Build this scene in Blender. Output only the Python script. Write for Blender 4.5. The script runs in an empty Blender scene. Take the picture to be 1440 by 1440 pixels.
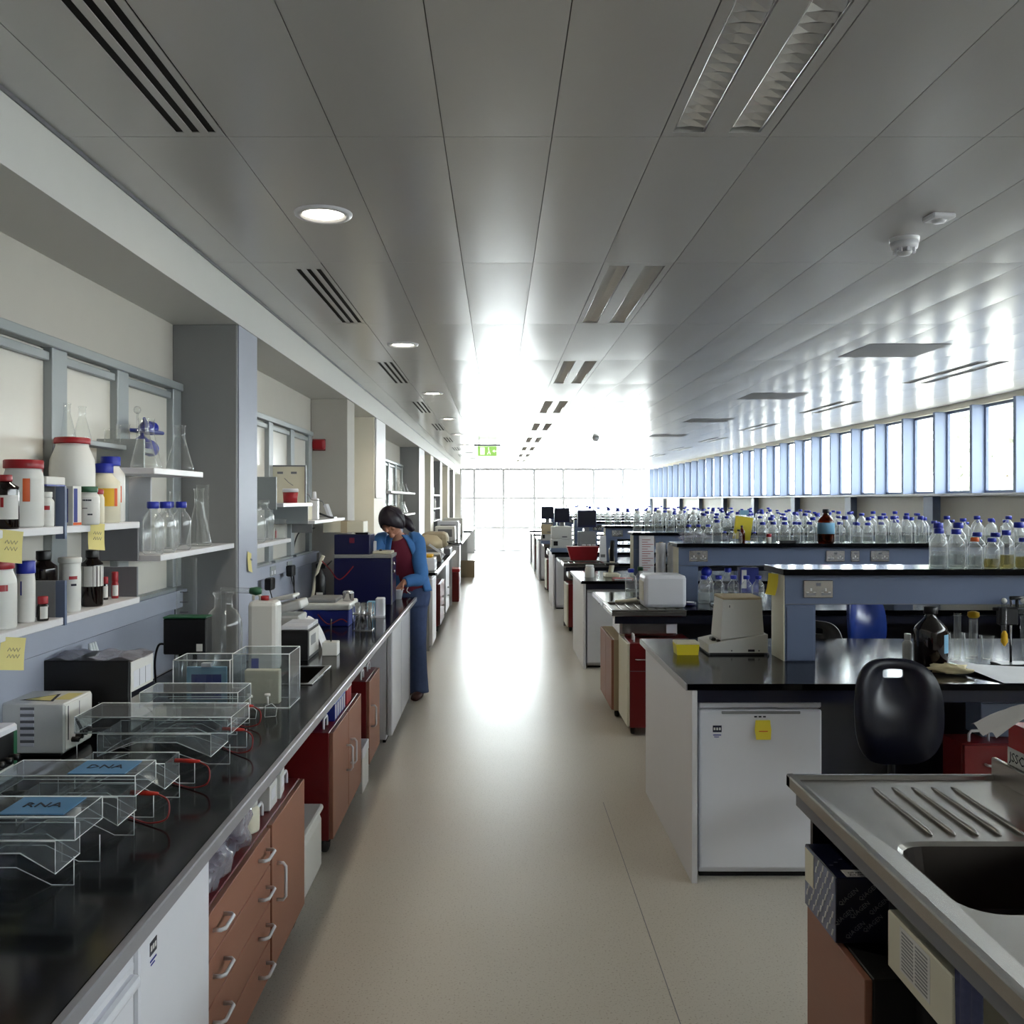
import bpy, bmesh, math, random
from mathutils import Vector, Matrix
random.seed(7)
PI = math.pi
S = bpy.context.scene
COL = S.collection

# ------------------------------------------------------------------ camera, sky, exposure
cam_d = bpy.data.cameras.new('camera')
cam_d.sensor_width = 36.0
cam_d.lens = 36.0 * 1286 / 1440
cam_d.shift_x = 20 / 1440
cam_d.shift_y = -17 / 1440
cam_d.clip_start = 0.05
cam_d.clip_end = 500
cam = bpy.data.objects.new('camera', cam_d)
cam.location = (0, 0, 1.72)
cam.rotation_euler = (PI / 2, 0, 0)
COL.objects.link(cam)
S.camera = cam

S.view_settings.view_transform = 'Standard'
S.view_settings.look = 'None'
S.view_settings.exposure = 1.15
S.view_settings.gamma = 1.0
S.view_settings.use_curve_mapping = False
S.cycles.max_bounces = 10
S.cycles.diffuse_bounces = 5
S.cycles.glossy_bounces = 4
S.cycles.transmission_bounces = 6
S.cycles.transparent_max_bounces = 24
S.cycles.sample_clamp_indirect = 8.0
S.cycles.caustics_reflective = False
S.cycles.caustics_refractive = False

SKY = 6.5          # hazy white sky
HALO = 20.0        # broad glow of the sun behind thin cloud, low and straight down the aisle
w = bpy.data.worlds.new('hazy_sky')
S.world = w
w.use_nodes = True
nt = w.node_tree
nt.nodes.clear()
wo = nt.nodes.new('ShaderNodeOutputWorld')
bg = nt.nodes.new('ShaderNodeBackground')
geo = nt.nodes.new('ShaderNodeTexCoord')
dot = nt.nodes.new('ShaderNodeVectorMath'); dot.operation = 'DOT_PRODUCT'
sd = Vector((0.0, 1.0, 0.30)).normalized()
dot.inputs[1].default_value = sd
nrm = nt.nodes.new('ShaderNodeVectorMath'); nrm.operation = 'NORMALIZE'
nt.links.new(geo.outputs['Generated'], nrm.inputs[0])
nt.links.new(nrm.outputs[0], dot.inputs[0])
mx = nt.nodes.new('ShaderNodeMath'); mx.operation = 'MAXIMUM'; mx.inputs[1].default_value = 0.0
nt.links.new(dot.outputs['Value'], mx.inputs[0])
pw = nt.nodes.new('ShaderNodeMath'); pw.operation = 'POWER'; pw.inputs[1].default_value = 14.0
nt.links.new(mx.outputs[0], pw.inputs[0])
ml = nt.nodes.new('ShaderNodeMath'); ml.operation = 'MULTIPLY_ADD'
ml.inputs[1].default_value = HALO; ml.inputs[2].default_value = SKY
nt.links.new(pw.outputs[0], ml.inputs[0])
nt.links.new(ml.outputs[0], bg.inputs['Strength'])
bg.inputs['Color'].default_value = (0.95, 0.972, 1.0, 1)
nt.links.new(bg.outputs[0], wo.inputs[0])

# ------------------------------------------------------------------ materials
def lin(h):
    h = h.lstrip('#')
    c = [int(h[i:i + 2], 16) / 255 for i in (0, 2, 4)]
    return tuple((x / 12.92 if x <= .04045 else ((x + .055) / 1.055) ** 2.4) for x in c) + (1,)

def mat(name, hexc, rough=.5, metal=0., spec=.5, var=.06, scale=8., emit=0., bump=0., bscale=60., stretch=None, coat=0.):
    m = bpy.data.materials.new(name)
    m.use_nodes = True
    t = m.node_tree
    b = t.nodes['Principled BSDF']
    c = lin(hexc)
    tc = t.nodes.new('ShaderNodeTexCoord')
    n = t.nodes.new('ShaderNodeTexNoise')
    n.inputs['Scale'].default_value = scale
    n.inputs['Detail'].default_value = 3
    src = tc.outputs['Object']
    if stretch:
        mp = t.nodes.new('ShaderNodeMapping'); mp.inputs['Scale'].default_value = stretch
        t.links.new(src, mp.inputs[0]); src = mp.outputs[0]
    t.links.new(src, n.inputs['Vector'])
    r = t.nodes.new('ShaderNodeMix'); r.data_type = 'RGBA'
    r.inputs[6].default_value = tuple(max(0, x * (1 - var)) for x in c[:3]) + (1,)
    r.inputs[7].default_value = tuple(min(1, x * (1 + var)) for x in c[:3]) + (1,)
    t.links.new(n.outputs['Fac'], r.inputs[0])
    t.links.new(r.outputs[2], b.inputs['Base Color'])
    b.inputs['Roughness'].default_value = rough
    b.inputs['Metallic'].default_value = metal
    b.inputs['Specular IOR Level'].default_value = spec
    if coat: b.inputs['Coat Weight'].default_value = coat; b.inputs['Coat Roughness'].default_value = rough * .6
    if emit:
        b.inputs['Emission Color'].default_value = c
        b.inputs['Emission Strength'].default_value = emit
    if bump:
        n2 = t.nodes.new('ShaderNodeTexNoise'); n2.inputs['Scale'].default_value = bscale
        t.links.new(src, n2.inputs['Vector'])
        bp = t.nodes.new('ShaderNodeBump'); bp.inputs['Strength'].default_value = bump; bp.inputs['Distance'].default_value = .004
        t.links.new(n2.outputs['Fac'], bp.inputs['Height'])
        t.links.new(bp.outputs[0], b.inputs['Normal'])
    return m

def glass(name, hexc='f2f8f6', body=.06, rough=.03, edge=.35, bodyc='dfe8e6', ior=1.45, glow=.35):
    """thin clear sheet: see-through, a fresnel sheen, a faint milky body, and edges whitened for the light refracted there"""
    m = bpy.data.materials.new(name)
    m.use_nodes = True
    t = m.node_tree
    t.nodes.clear()
    o = t.nodes.new('ShaderNodeOutputMaterial')
    tr = t.nodes.new('ShaderNodeBsdfTransparent'); tr.inputs[0].default_value = lin(hexc)
    gl = t.nodes.new('ShaderNodeBsdfGlossy'); gl.inputs['Roughness'].default_value = rough
    df = t.nodes.new('ShaderNodeBsdfDiffuse'); df.inputs[0].default_value = lin(bodyc)
    tl = t.nodes.new('ShaderNodeBsdfTranslucent'); tl.inputs[0].default_value = lin(bodyc)     # light from behind shows in the thick edges
    mg = t.nodes.new('ShaderNodeMixShader'); mg.inputs[0].default_value = glow
    t.links.new(df.outputs[0], mg.inputs[1]); t.links.new(tl.outputs[0], mg.inputs[2])
    lw = t.nodes.new('ShaderNodeLayerWeight'); lw.inputs[0].default_value = .25
    fr = t.nodes.new('ShaderNodeFresnel')
    gm = t.nodes.new('ShaderNodeNewGeometry')       # a thin sheet reflects alike from both of its faces
    io = t.nodes.new('ShaderNodeMapRange'); io.inputs['To Min'].default_value = ior; io.inputs['To Max'].default_value = 1 / ior
    t.links.new(gm.outputs['Backfacing'], io.inputs['Value']); t.links.new(io.outputs[0], fr.inputs[0])
    nz = t.nodes.new('ShaderNodeTexNoise'); nz.inputs['Scale'].default_value = 14
    tc = t.nodes.new('ShaderNodeTexCoord'); t.links.new(tc.outputs['Object'], nz.inputs['Vector'])
    mu = t.nodes.new('ShaderNodeMath'); mu.operation = 'MULTIPLY_ADD'; mu.inputs[1].default_value = edge
    bm_ = t.nodes.new('ShaderNodeMath'); bm_.operation = 'MULTIPLY'; bm_.inputs[1].default_value = body * 2
    t.links.new(nz.outputs['Fac'], bm_.inputs[0])
    pw_ = t.nodes.new('ShaderNodeMath'); pw_.operation = 'POWER'; pw_.inputs[1].default_value = 2.0  # white rim painted in place of bright refraction at the edges
    t.links.new(lw.outputs['Facing'], pw_.inputs[0])
    t.links.new(pw_.outputs[0], mu.inputs[0]); t.links.new(bm_.outputs[0], mu.inputs[2]); mu.use_clamp = True
    m1 = t.nodes.new('ShaderNodeMixShader'); t.links.new(mu.outputs[0], m1.inputs[0])
    t.links.new(tr.outputs[0], m1.inputs[1]); t.links.new(mg.outputs[0], m1.inputs[2])
    m2 = t.nodes.new('ShaderNodeMixShader'); t.links.new(fr.outputs[0], m2.inputs[0])
    t.links.new(m1.outputs[0], m2.inputs[1]); t.links.new(gl.outputs[0], m2.inputs[2])
    t.links.new(m2.outputs[0], o.inputs[0])
    return m

def floor_mat():
    m = mat('floor_linoleum', 'bfb9ad', rough=.30, spec=.65, var=.05, scale=1.2)
    t = m.node_tree; b = t.nodes['Principled BSDF']
    tc = t.nodes.new('ShaderNodeTexCoord')
    v = t.nodes.new('ShaderNodeTexNoise'); v.inputs['Scale'].default_value = 130; v.inputs['Detail'].default_value = 1
    t.links.new(tc.outputs['Object'], v.inputs['Vector'])
    cr = t.nodes.new('ShaderNodeValToRGB')
    cr.color_ramp.elements[0].position = .28; cr.color_ramp.elements[0].color = (.62, .58, .52, 1)
    cr.color_ramp.elements[1].position = .40; cr.color_ramp.elements[1].color = (1, 1, 1, 1)
    t.links.new(v.outputs['Fac'], cr.inputs[0])
    src = b.inputs['Base Color'].links[0].from_socket
    mm = t.nodes.new('ShaderNodeMix'); mm.data_type = 'RGBA'; mm.blend_type = 'MULTIPLY'; mm.inputs[0].default_value = 1
    t.links.new(src, mm.inputs[6]); t.links.new(cr.outputs[0], mm.inputs[7]); t.links.new(mm.outputs[2], b.inputs['Base Color'])
    n = t.nodes.new('ShaderNodeTexNoise'); n.inputs['Scale'].default_value = 2.5; n.inputs['Detail'].default_value = 4
    t.links.new(tc.outputs['Object'], n.inputs['Vector'])
    bp = t.nodes.new('ShaderNodeBump'); bp.inputs['Strength'].default_value = .12; bp.inputs['Distance'].default_value = .02
    t.links.new(n.outputs['Fac'], bp.inputs['Height']); t.links.new(bp.outputs[0], b.inputs['Normal'])
    return m

X = dict(
    floor=floor_mat(),
    panel=mat('ceiling_metal_paint', 'c4c3c2', .22, 0, .9, .02, 2),
    accp=mat('access_panel_grey', '8f9094', .5, spec=.3, var=.02),
    backing=mat('ceiling_void', '6b6a68', .8),
    wall=mat('wall_cream', 'bcb8b0', .7, var=.03),
    cream=mat('cream_paint', 'e2dccc', .55, var=.03),
    bulk=mat('bulkhead_white', 'cfcfcd', .5, var=.02),
    grey=mat('grey_laminate', '858688', .45, var=.03),
    greyd=mat('grey_laminate_dark', '6f7076', .45, var=.03),
    frame=mat('frame_grey_metal', '9aa0a2', .4, .2, var=.03),
    pane=mat('blind_pane', 'd6d3ca', .25, var=.03),
    blueg=mat('blue_grey_paint', '7c8aa6', .45, var=.03),
    spine=mat('blue_grey_spine', '5f6c88', .42, var=.03),
    dado=mat('dado_blue_grey', 'a4a9b8', .5, var=.03),
    black=mat('black_worktop', '050508', .13, spec=.2, var=.3, scale=30),
    trim=mat('bench_edge_grey', '98989e', .28, .3, var=.03),
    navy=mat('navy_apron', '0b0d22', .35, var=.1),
    white=mat('white_enamel', 'dcdde4', .28, var=.02),
    whitem=mat('white_laminate', 'd4d4d8', .4, var=.02),
    brown=mat('tan_red_laminate', '8f5f4c', .45, var=.06, scale=20, stretch=(1, 1, 6)),
    red=mat('dark_red_laminate', '6a1014', .35, var=.08),
    castor=mat('castor_black', '0c0c0d', .5),
    chrome=mat('brushed_chrome', 'c9c9cc', .22, 1.0, var=.03),
    steel=mat('stainless_steel', 'a9a6a3', .27, 1.0, var=.06, scale=40, stretch=(1, .05, 1)),
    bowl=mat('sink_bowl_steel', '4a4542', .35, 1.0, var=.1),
    blackp=mat('black_plastic', '0d0d10', .4, var=.2),
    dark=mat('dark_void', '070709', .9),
    acr=glass('clear_acrylic', 'f2f5f6', .05, .03, .35, 'dfe3e6', 1.49),
    acre=mat('acrylic_edge', 'e9eded', .3, var=.05),  # pale paint stands in for the light that clear edges gather
    glas=glass('clear_glass', 'fafbfa', .04, .015, .9, 'eef0f0', 1.52, .5),
    bott=glass('bottle_glass', 'fbfcfc', .10, .015, 1.1, 'f4f6f8', 1.52, .6),
    liq=glass('clear_liquid', 'eceeec', .06, .05, .12, 'd4d8d2', 1.2),
    liqy=glass('straw_liquid', 'd8cf9e', .10, .05, .1, 'cfc596', 1.2),
    poly=mat('milky_plastic', 'dcdcd8', .35, var=.03),
    polyc=mat('cream_plastic', 'd9d4bf', .4, var=.03),
    amber=mat('brown_glass', '0e0606', .08, spec=.6, var=.2),
    amberl=glass('amber_glass', 'a4541c', .10, .03, .25, '6a2c0c', 1.5),
    bluecap=mat('blue_cap', '12269c', .4, var=.06),
    redcap=mat('red_cap', '9c1420', .4, var=.06),
    orange=mat('orange_label', 'd2581a', .5),
    greencap=mat('green_cap', '21563a', .45),
    label=mat('white_label', 'd9d8d4', .6, var=.05),
    labely=mat('yellow_label', 'd8a816', .6, var=.08),
    yellow=mat('yellow_plastic', 'e2cf2a', .4, var=.05),
    note=mat('yellow_sticky_paper', 'd9cd86', .7, var=.05),
    noteb=mat('bright_yellow_paper', 'e6d23c', .7, var=.05),
    ink=mat('ink', '191a2a', .8),
    inkb=mat('blue_ink', '22308a', .8),
    paper=mat('paper', 'e2e2e4', .7, var=.04, bump=.2, bscale=25),
    beige=mat('beige_plastic', 'd0d0cd', .45, var=.03),
    beiged=mat('beige_cardboard', 'b4a588', .7, var=.08, scale=3),
    blueboxm=mat('royal_blue_plastic', '1d2c84', .4, var=.1),
    navybox=mat('navy_metal', '11133f', .3, var=.15),
    bluelabel=mat('pale_blue_label', '7fb0cf', .5),
    gelblue=mat('gel_tray_blue', '4d86b4', .35, var=.15),
    lamp=mat('lamp_glow', 'fff4dc', .5, emit=14.),
    exitg=mat('exit_green', '8fbe62', .4, emit=.55),
    exitw=mat('exit_white', 'eef5e6', .4, emit=.55),
    skin=mat('skin', 'c08a72', .5, var=.05),
    hair=mat('dark_hair', '1c1220', .45, var=.25, scale=40, stretch=(1, 1, .2)),
    denim=mat('denim', '3a4a70', .85, var=.2, scale=25, bump=.3),
    maroon=mat('maroon_cotton', '6a1c34', .85, var=.08),
    cardi=mat('blue_knit', '3f74b2', .85, var=.1, scale=20, bump=.4),
    shoe=mat('dark_shoe', '3a1c1c', .5),
    chairp=mat('dark_blue_plastic', '06071a', .36, var=.2),
    bluechair=mat('blue_plastic', '162e72', .3, var=.1),
    kit=mat('kit_box_navy', '10152f', .3, var=.12, scale=10),
    kitg=mat('kit_box_grey_blue', '70758c', .45, var=.05),
    glove=mat('latex', 'cfc19a', .6, var=.1),
    redbox=mat('tissue_box_red', 'b41416', .4, var=.06),
    towel=mat('blue_grey_towel', '4f5374', .9, var=.25, scale=60, bump=.6),
    cable=mat('black_cable', '09090a', .5),
    cabler=mat('red_cable', '8c1210', .4),
    redplug=mat('red_plug', 'b8200e', .35),
    bag=glass('polythene_bag', 'e8e6f0', .25, .15, .45, 'e2e0ee', 1.4),
    leaf=mat('leaf', 'b4b8aa', .7, var=.15, scale=1.2),
    bark=mat('bark', '6a5a4a', .9),
    ground=mat('pale_paving', 'cfccc4', .8),
    tooth=mat('louvre_aluminium', 'f6f7f8', .2, .55, var=.03),
    wgl=glass('window_glass', 'f6fafa', .0, .01, .02, 'e8f0f0', 1.45),
)

# ------------------------------------------------------------------ mesh builder
class M:
    """gathers shapes into one mesh; every add takes an optional material key"""
    def __init__(s):
        s.v = []; s.f = []; s.m = []; s.sm = []; s.keys = []; s.T = Matrix.Identity(4)
    def k(s, key):
        key = key or '_'
        if key not in s.keys: s.keys.append(key)
        return s.keys.index(key)
    def add(s, vs, fs, key=None, smooth=False):
        b = len(s.v); mi = s.k(key)
        for p in vs: s.v.append(tuple(s.T @ Vector(p)))
        for f in fs:
            s.f.append([b + i for i in f]); s.m.append(mi); s.sm.append(smooth)
        return s
    def box(s, x0, x1, y0, y1, z0, z1, key=None, bev=0.):
        x0, x1 = min(x0, x1), max(x0, x1); y0, y1 = min(y0, y1), max(y0, y1); z0, z1 = min(z0, z1), max(z0, z1)
        if bev <= 0:
            vs = [(x, y, z) for z in (z0, z1) for y in (y0, y1) for x in (x0, x1)]
            fs = [(0, 2, 3, 1), (4, 5, 7, 6), (0, 1, 5, 4), (2, 6, 7, 3), (0, 4, 6, 2), (1, 3, 7, 5)]
            return s.add(vs, fs, key)
        bev = min(bev, (x1 - x0) * .49, (y1 - y0) * .49, (z1 - z0) * .49)
        bm = bmesh.new()
        bmesh.ops.create_cube(bm, size=1)
        for v in bm.verts:
            v.co = Vector(((x0 + x1) / 2 + v.co.x * (x1 - x0), (y0 + y1) / 2 + v.co.y * (y1 - y0), (z0 + z1) / 2 + v.co.z * (z1 - z0)))
        bmesh.ops.bevel(bm, geom=bm.edges[:], offset=bev, segments=2 if bev > .008 else 1, affect='EDGES', profile=.5)
        bm.verts.index_update()
        s.add([v.co[:] for v in bm.verts], [[v.index for v in f.verts] for f in bm.faces], key, False)
        bm.free()
        return s
    def lathe(s, prof, cx=0, cy=0, n=16, key=None, smooth=True, z=0, sx=1, sy=1, top=True):
        vs = []; fs = []
        for r, h in prof:
            for i in range(n):
                a = 2 * PI * i / n
                vs.append((cx + r * sx * math.cos(a), cy + r * sy * math.sin(a), z + h))
        for j in range(len(prof) - 1):
            for i in range(n):
                fs.append((j * n + i, j * n + (i + 1) % n, (j + 1) * n + (i + 1) % n, (j + 1) * n + i))
        if prof[0][0] > 1e-4: fs.append(tuple(range(n - 1, -1, -1)))
        if top and prof[-1][0] > 1e-4: fs.append(tuple((len(prof) - 1) * n + i for i in range(n)))
        return s.add(vs, fs, key, smooth)
    def cyl(s, cx, cy, z0, z1, r, n=14, key=None, smooth=True):
        return s.lathe([(r, z0), (r, z1)], cx, cy, n, key, smooth)
    def tube(s, pts, r, n=6, key=None, smooth=True, ref=None):
        pts = [Vector(p) for p in pts]
        rs = r if isinstance(r, (list, tuple)) else [r] * len(pts)
        vs = []; fs = []
        up = Vector((0, 0, 1)); prev = None
        for i, p in enumerate(pts):
            d = (pts[min(i + 1, len(pts) - 1)] - pts[max(i - 1, 0)])
            if d.length < 1e-9: d = Vector((0, 0, 1))
            d.normalize()
            u = prev - d * prev.dot(d) if prev is not None else None
            if u is None or u.length < 1e-3:
                u = d.cross(up)
                if u.length < 1e-3: u = d.cross(Vector((1, 0, 0)))
            if ref is not None: u = Vector(ref) - d * d.dot(Vector(ref))
            u.normalize(); prev = u.copy()
            w2 = d.cross(u)
            q = rs[i]; qa, qb = q if isinstance(q, (list, tuple)) else (q, q)
            for j in range(n):
                a = 2 * PI * j / n
                vs.append(tuple(p + u * qa * math.cos(a) + w2 * qb * math.sin(a)))
        for i in range(len(pts) - 1):
            for j in range(n):
                fs.append((i * n + j, i * n + (j + 1) % n, (i + 1) * n + (j + 1) % n, (i + 1) * n + j))
        fs.append(tuple(range(n - 1, -1, -1))); fs.append(tuple((len(pts) - 1) * n + j for j in range(n)))
        return s.add(vs, fs, key, smooth)
    def prism(s, poly, axis, a0, a1, key=None):
        """poly in the two other axes, in order x,y,z"""
        n = len(poly)
        def P(u, v, a): return {'x': (a, u, v), 'y': (u, a, v), 'z': (u, v, a)}[axis]
        vs = [P(u, v, a0) for u, v in poly] + [P(u, v, a1) for u, v in poly]
        fs = [tuple(range(n - 1, -1, -1)), tuple(range(n, 2 * n))]
        fs += [(i, (i + 1) % n, n + (i + 1) % n, n + i) for i in range(n)]
        return s.add(vs, fs, key)
    def sheet(s, fn, nu, nv, key=None, smooth=True):
        vs = [fn(i / nu, j / nv) for j in range(nv + 1) for i in range(nu + 1)]
        fs = [(j * (nu + 1) + i, j * (nu + 1) + i + 1, (j + 1) * (nu + 1) + i + 1, (j + 1) * (nu + 1) + i) for j in range(nv) for i in range(nu)]
        return s.add(vs, fs, key, smooth)
    def ball(s, c, r, n=12, key=None, sc=(1, 1, 1)):
        prof = [(math.sin(PI * i / 8), -math.cos(PI * i / 8)) for i in range(9)]
        vs = []; fs = []
        for a, h in prof:
            for i in range(n):
                t = 2 * PI * i / n
                vs.append((c[0] + r * sc[0] * a * math.cos(t), c[1] + r * sc[1] * a * math.sin(t), c[2] + r * sc[2] * h))
        for j in range(8):
            for i in range(n):
                fs.append((j * n + i, j * n + (i + 1) % n, (j + 1) * n + (i + 1) % n, (j + 1) * n + i))
        return s.add(vs, fs, key, True)
    def text(s, txt, size, T, key='ink', depth=.0006):
        cu = bpy.data.curves.new('t', 'FONT'); cu.body = txt; cu.size = size; cu.extrude = depth; cu.resolution_u = 1
        cu.align_x = 'CENTER'; cu.align_y = 'CENTER'
        ob = bpy.data.objects.new('t', cu); COL.objects.link(ob)
        me = ob.to_mesh()
        old = s.T; s.T = old @ T
        s.add([v.co[:] for v in me.vertices], [list(p.vertices) for p in me.polygons], key)
        s.T = old
        ob.to_mesh_clear(); bpy.data.objects.remove(ob); bpy.data.curves.remove(cu)
        return s
    def mesh(s, name, m='white'):
        me = bpy.data.meshes.new(name)
        me.from_pydata(s.v, [], s.f)
        for kx in s.keys: me.materials.append(X[m if kx == '_' else kx])
        me.polygons.foreach_set('material_index', s.m)
        me.polygons.foreach_set('use_smooth', s.sm)
        me.update()
        return me

def obj(name, m, key='white', parent=None, label=None, kind=None, loc=None):
    me = m.mesh(name, key) if isinstance(m, M) else m
    o = bpy.data.objects.new(name, me)
    COL.objects.link(o)
    if parent is not None: o.parent = parent
    if label: o['label'] = label
    if kind: o['kind'] = kind
    if loc: o.location = loc
    return o

def thing(name, label, cat, loc=(0, 0, 0), rz=0., group=None):
    o = bpy.data.objects.new(name, None)
    o.empty_display_size = .05
    COL.objects.link(o)
    o.location = loc; o.rotation_euler = (0, 0, rz)
    o['label'] = label; o['category'] = cat
    if group: o['group'] = group
    return o

def solo(name, m, key, label, cat, loc=(0, 0, 0), rz=0., group=None):
    o = obj(name, m, key)
    o.location = loc; o.rotation_euler = (0, 0, rz)
    o['label'] = label; o['category'] = cat
    if group: o['group'] = group
    return o

def dup(r, loc, rz=0., label=None, group=None, sc=None):
    def cp(o, par):
        c = o.copy(); COL.objects.link(c)
        if par is not None: c.parent = par
        for ch in o.children: cp(ch, c)
        return c
    c = cp(r, None)
    c.location = loc; c.rotation_euler = (0, 0, rz)
    if sc: c.scale = sc
    if label: c['label'] = label
    if group: c['group'] = group
    return c

def struct(name, m, key, parent=None):
    return obj(name, m, key, parent, kind='structure' if parent is None else None)

def rot(ax, deg): return Matrix.Rotation(math.radians(deg), 4, ax)
def at(x, y, z): return Matrix.Translation((x, y, z))
def arc(c, r, a0, a1, n, plane='xz'):
    out = []
    for i in range(n + 1):
        a = math.radians(a0 + (a1 - a0) * i / n)
        u, v = r * math.cos(a), r * math.sin(a)
        out.append((c[0] + u, c[1], c[2] + v) if plane == 'xz' else (c[0] + u, c[1] + v, c[2]) if plane == 'xy' else (c[0], c[1] + u, c[2] + v))
    return out
def spline(pts, n=6):
    P = [Vector(p) for p in pts]; out = []
    for i in range(len(P) - 1):
        a, b, c, d = P[max(i - 1, 0)], P[i], P[i + 1], P[min(i + 2, len(P) - 1)]
        for k in range(n):
            t = k / n
            out.append(.5 * ((2 * b) + (c - a) * t + (2 * a - 5 * b + 4 * c - d) * t * t + (3 * b - a - 3 * c + d) * t ** 3))
    out.append(P[-1]); return out

ZC = 2.78          # ceiling
XL, XR = -1.60, 5.06
YE = 30.7
BT = .895          # worktop height
ZS = 2.583         # underside of the left bulkhead

# ------------------------------------------------------------------ room shell
struct('floor', M().box(XL - .3, XR + .2, -4, YE + .2, -.12, 0), 'floor')
seam = M().box(.598, .601, .5, 5.2, 0, .0008, 'greyd')
obj('floor_seam', seam, 'greyd', bpy.data.objects['floor'])
struct('ground_outside', M().box(-60, 80, -20, 160, -.5, -.14), 'ground')
struct('wall_back', M().box(XL - .3, XR + .3, -4.2, -4, 0, ZC + .074), 'wall')

# ceiling with its metal tiles
ceil = struct('ceiling', M().box(XL - .3, XR + .3, -4.2, YE + .3, ZC + .075, ZC + .25), 'backing')
CW, CL = .316, 1.42
xs = [-1.106 + CW * i for i in range(20)]            # column lines
ys = [2.67 + CL * k for k in range(-5, 20)]
def tile_mesh(wd, ln):
    m = M(); g = .0012
    nx, ny = 8, 6
    def fn(u, v):
        s = -.0022 * (1 - (2 * u - 1) ** 2) * (1 - (2 * v - 1) ** 4)
        return (g + u * (wd - 2 * g), g + v * (ln - 2 * g), s)
    m.sheet(fn, nx, ny)
    m.f = [f[::-1] for f in m.f]
    e = [(g, g, 0), (wd - g, g, 0), (wd - g, ln - g, 0), (g, ln - g, 0)]
    m.add(e + [(p[0], p[1], .028) for p in e], [(0, 1, 5, 4), (1, 2, 6, 5), (2, 3, 7, 6), (3, 0, 4, 7)])
    return m
TM = tile_mesh(CW, CL).mesh('ceiling_tile', 'panel')
TME = tile_mesh(1.273 - 1.106, CL).mesh('ceiling_tile', 'panel')
light_cells = set(); vent_cells = set()
LROWS = [k for k in range(len(ys)) if (k - 4) % 2 == 0]     # rows that hold lights and vents
for k in LROWS:
    light_cells.add((5, k)); light_cells.add((15, k)); vent_cells.add((0, k))
rest = M(); count = 0
for k, y in enumerate(ys[:-1]):
    if y + CL > YE: ln = YE - y
    for i in range(-1, len(xs)):
        if (i, k) in light_cells or (i, k) in vent_cells: continue
        if y < 1.2:
            continue
        x = -1.273 if i < 0 else xs[i]
        if count < 300 and i < len(xs) - 1:
            count += 1
            o = obj('ceiling_tile', TME if i < 0 else TM, parent=ceil)
            o.location = (x, y, ZC)
        else:
            wd = (.167 if i < 0 else CW) if i < len(xs) - 1 else XR - xs[-1]
            ln = min(CL, YE - y)
            t = tile_mesh(wd, ln); rest.T = at(x, y, ZC); rest.add(t.v, t.f, None, True)
r_ = obj('ceiling_tiles_far', rest, 'panel', ceil, kind='stuff')
# tiles overhead and behind the camera
near = M()
for k, y in enumerate(ys[:-1]):
    if y < 1.2:
        near.box(-1.273, XR, y + .002, y + CL - .002, ZC, ZC + .02)
obj('ceiling_tiles_behind', near, 'panel', ceil, kind='stuff')

# left bulkhead, wall, pillars
bh = struct('trim_bulkhead', M().box(-1.60, -1.273, -4, YE, ZS, ZC + .074), 'bulk')
struct('trim_ceiling_shadow_line', M().box(-1.272, -1.266, -4, YE, ZC - .012, ZC + .001), 'greyd')
struct('wall_left', M().box(XL - .2, XL, -4, YE, 0, ZC + .074), 'wall')
def pillar(n, y0, y1, key, xf=-1.285, z1=ZS):
    m = M().box(XL, xf, y0, y1, 0, z1, key, .004)
    struct(n, m, key)
pillar('trim_pillar_1', 4.50, 4.88, 'grey')
pillar('trim_pillar_2', 7.82, 8.20, 'wall')
pillar('trim_pillar_3', 9.50, 10.30, 'cream')
pillar('trim_pillar_4', 14.96, 16.05, 'grey')
pillar('trim_pillar_5', 17.50, 18.3, 'cream')
pillar('trim_pillar_6', 20.4, 21.1, 'grey')
pillar('trim_pillar_7', 23.5, 24.3, 'cream')
pillar('trim_pillar_8', 26.4, 27.2, 'grey')
struct('trim_corner_strip', M().box(-1.285, -1.279, 4.52, 4.86, .9, ZS), 'dado')
pc = M().box(-1.282, -1.262, 9.52, 10.28, 1.74, ZS - .01, None, .004)
struct('trim_white_cladding', pc, 'whitem')
for i, (a, b) in enumerate(((8.2, 9.5), (16.05, 17.5))):
    d = struct(f'door_{i + 1}', M().box(XL - .0, XL + .045, a + .1, b - .1, .01, 2.1, None, .003), 'cream')
    h = M().tube([(XL + .045, a + .25, 1.0), (XL + .10, a + .25, 1.0), (XL + .10, a + .38, 1.0)], .01)
    obj('door_handle', h, 'chrome', d)
    fr = M().box(XL, XL + .06, a + .03, a + .1, 0, 2.17).box(XL, XL + .06, b - .1, b - .03, 0, 2.17).box(XL, XL + .06, a + .03, b - .03, 2.1, 2.17)
    obj('door_frame', fr, 'frame', d)

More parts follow.
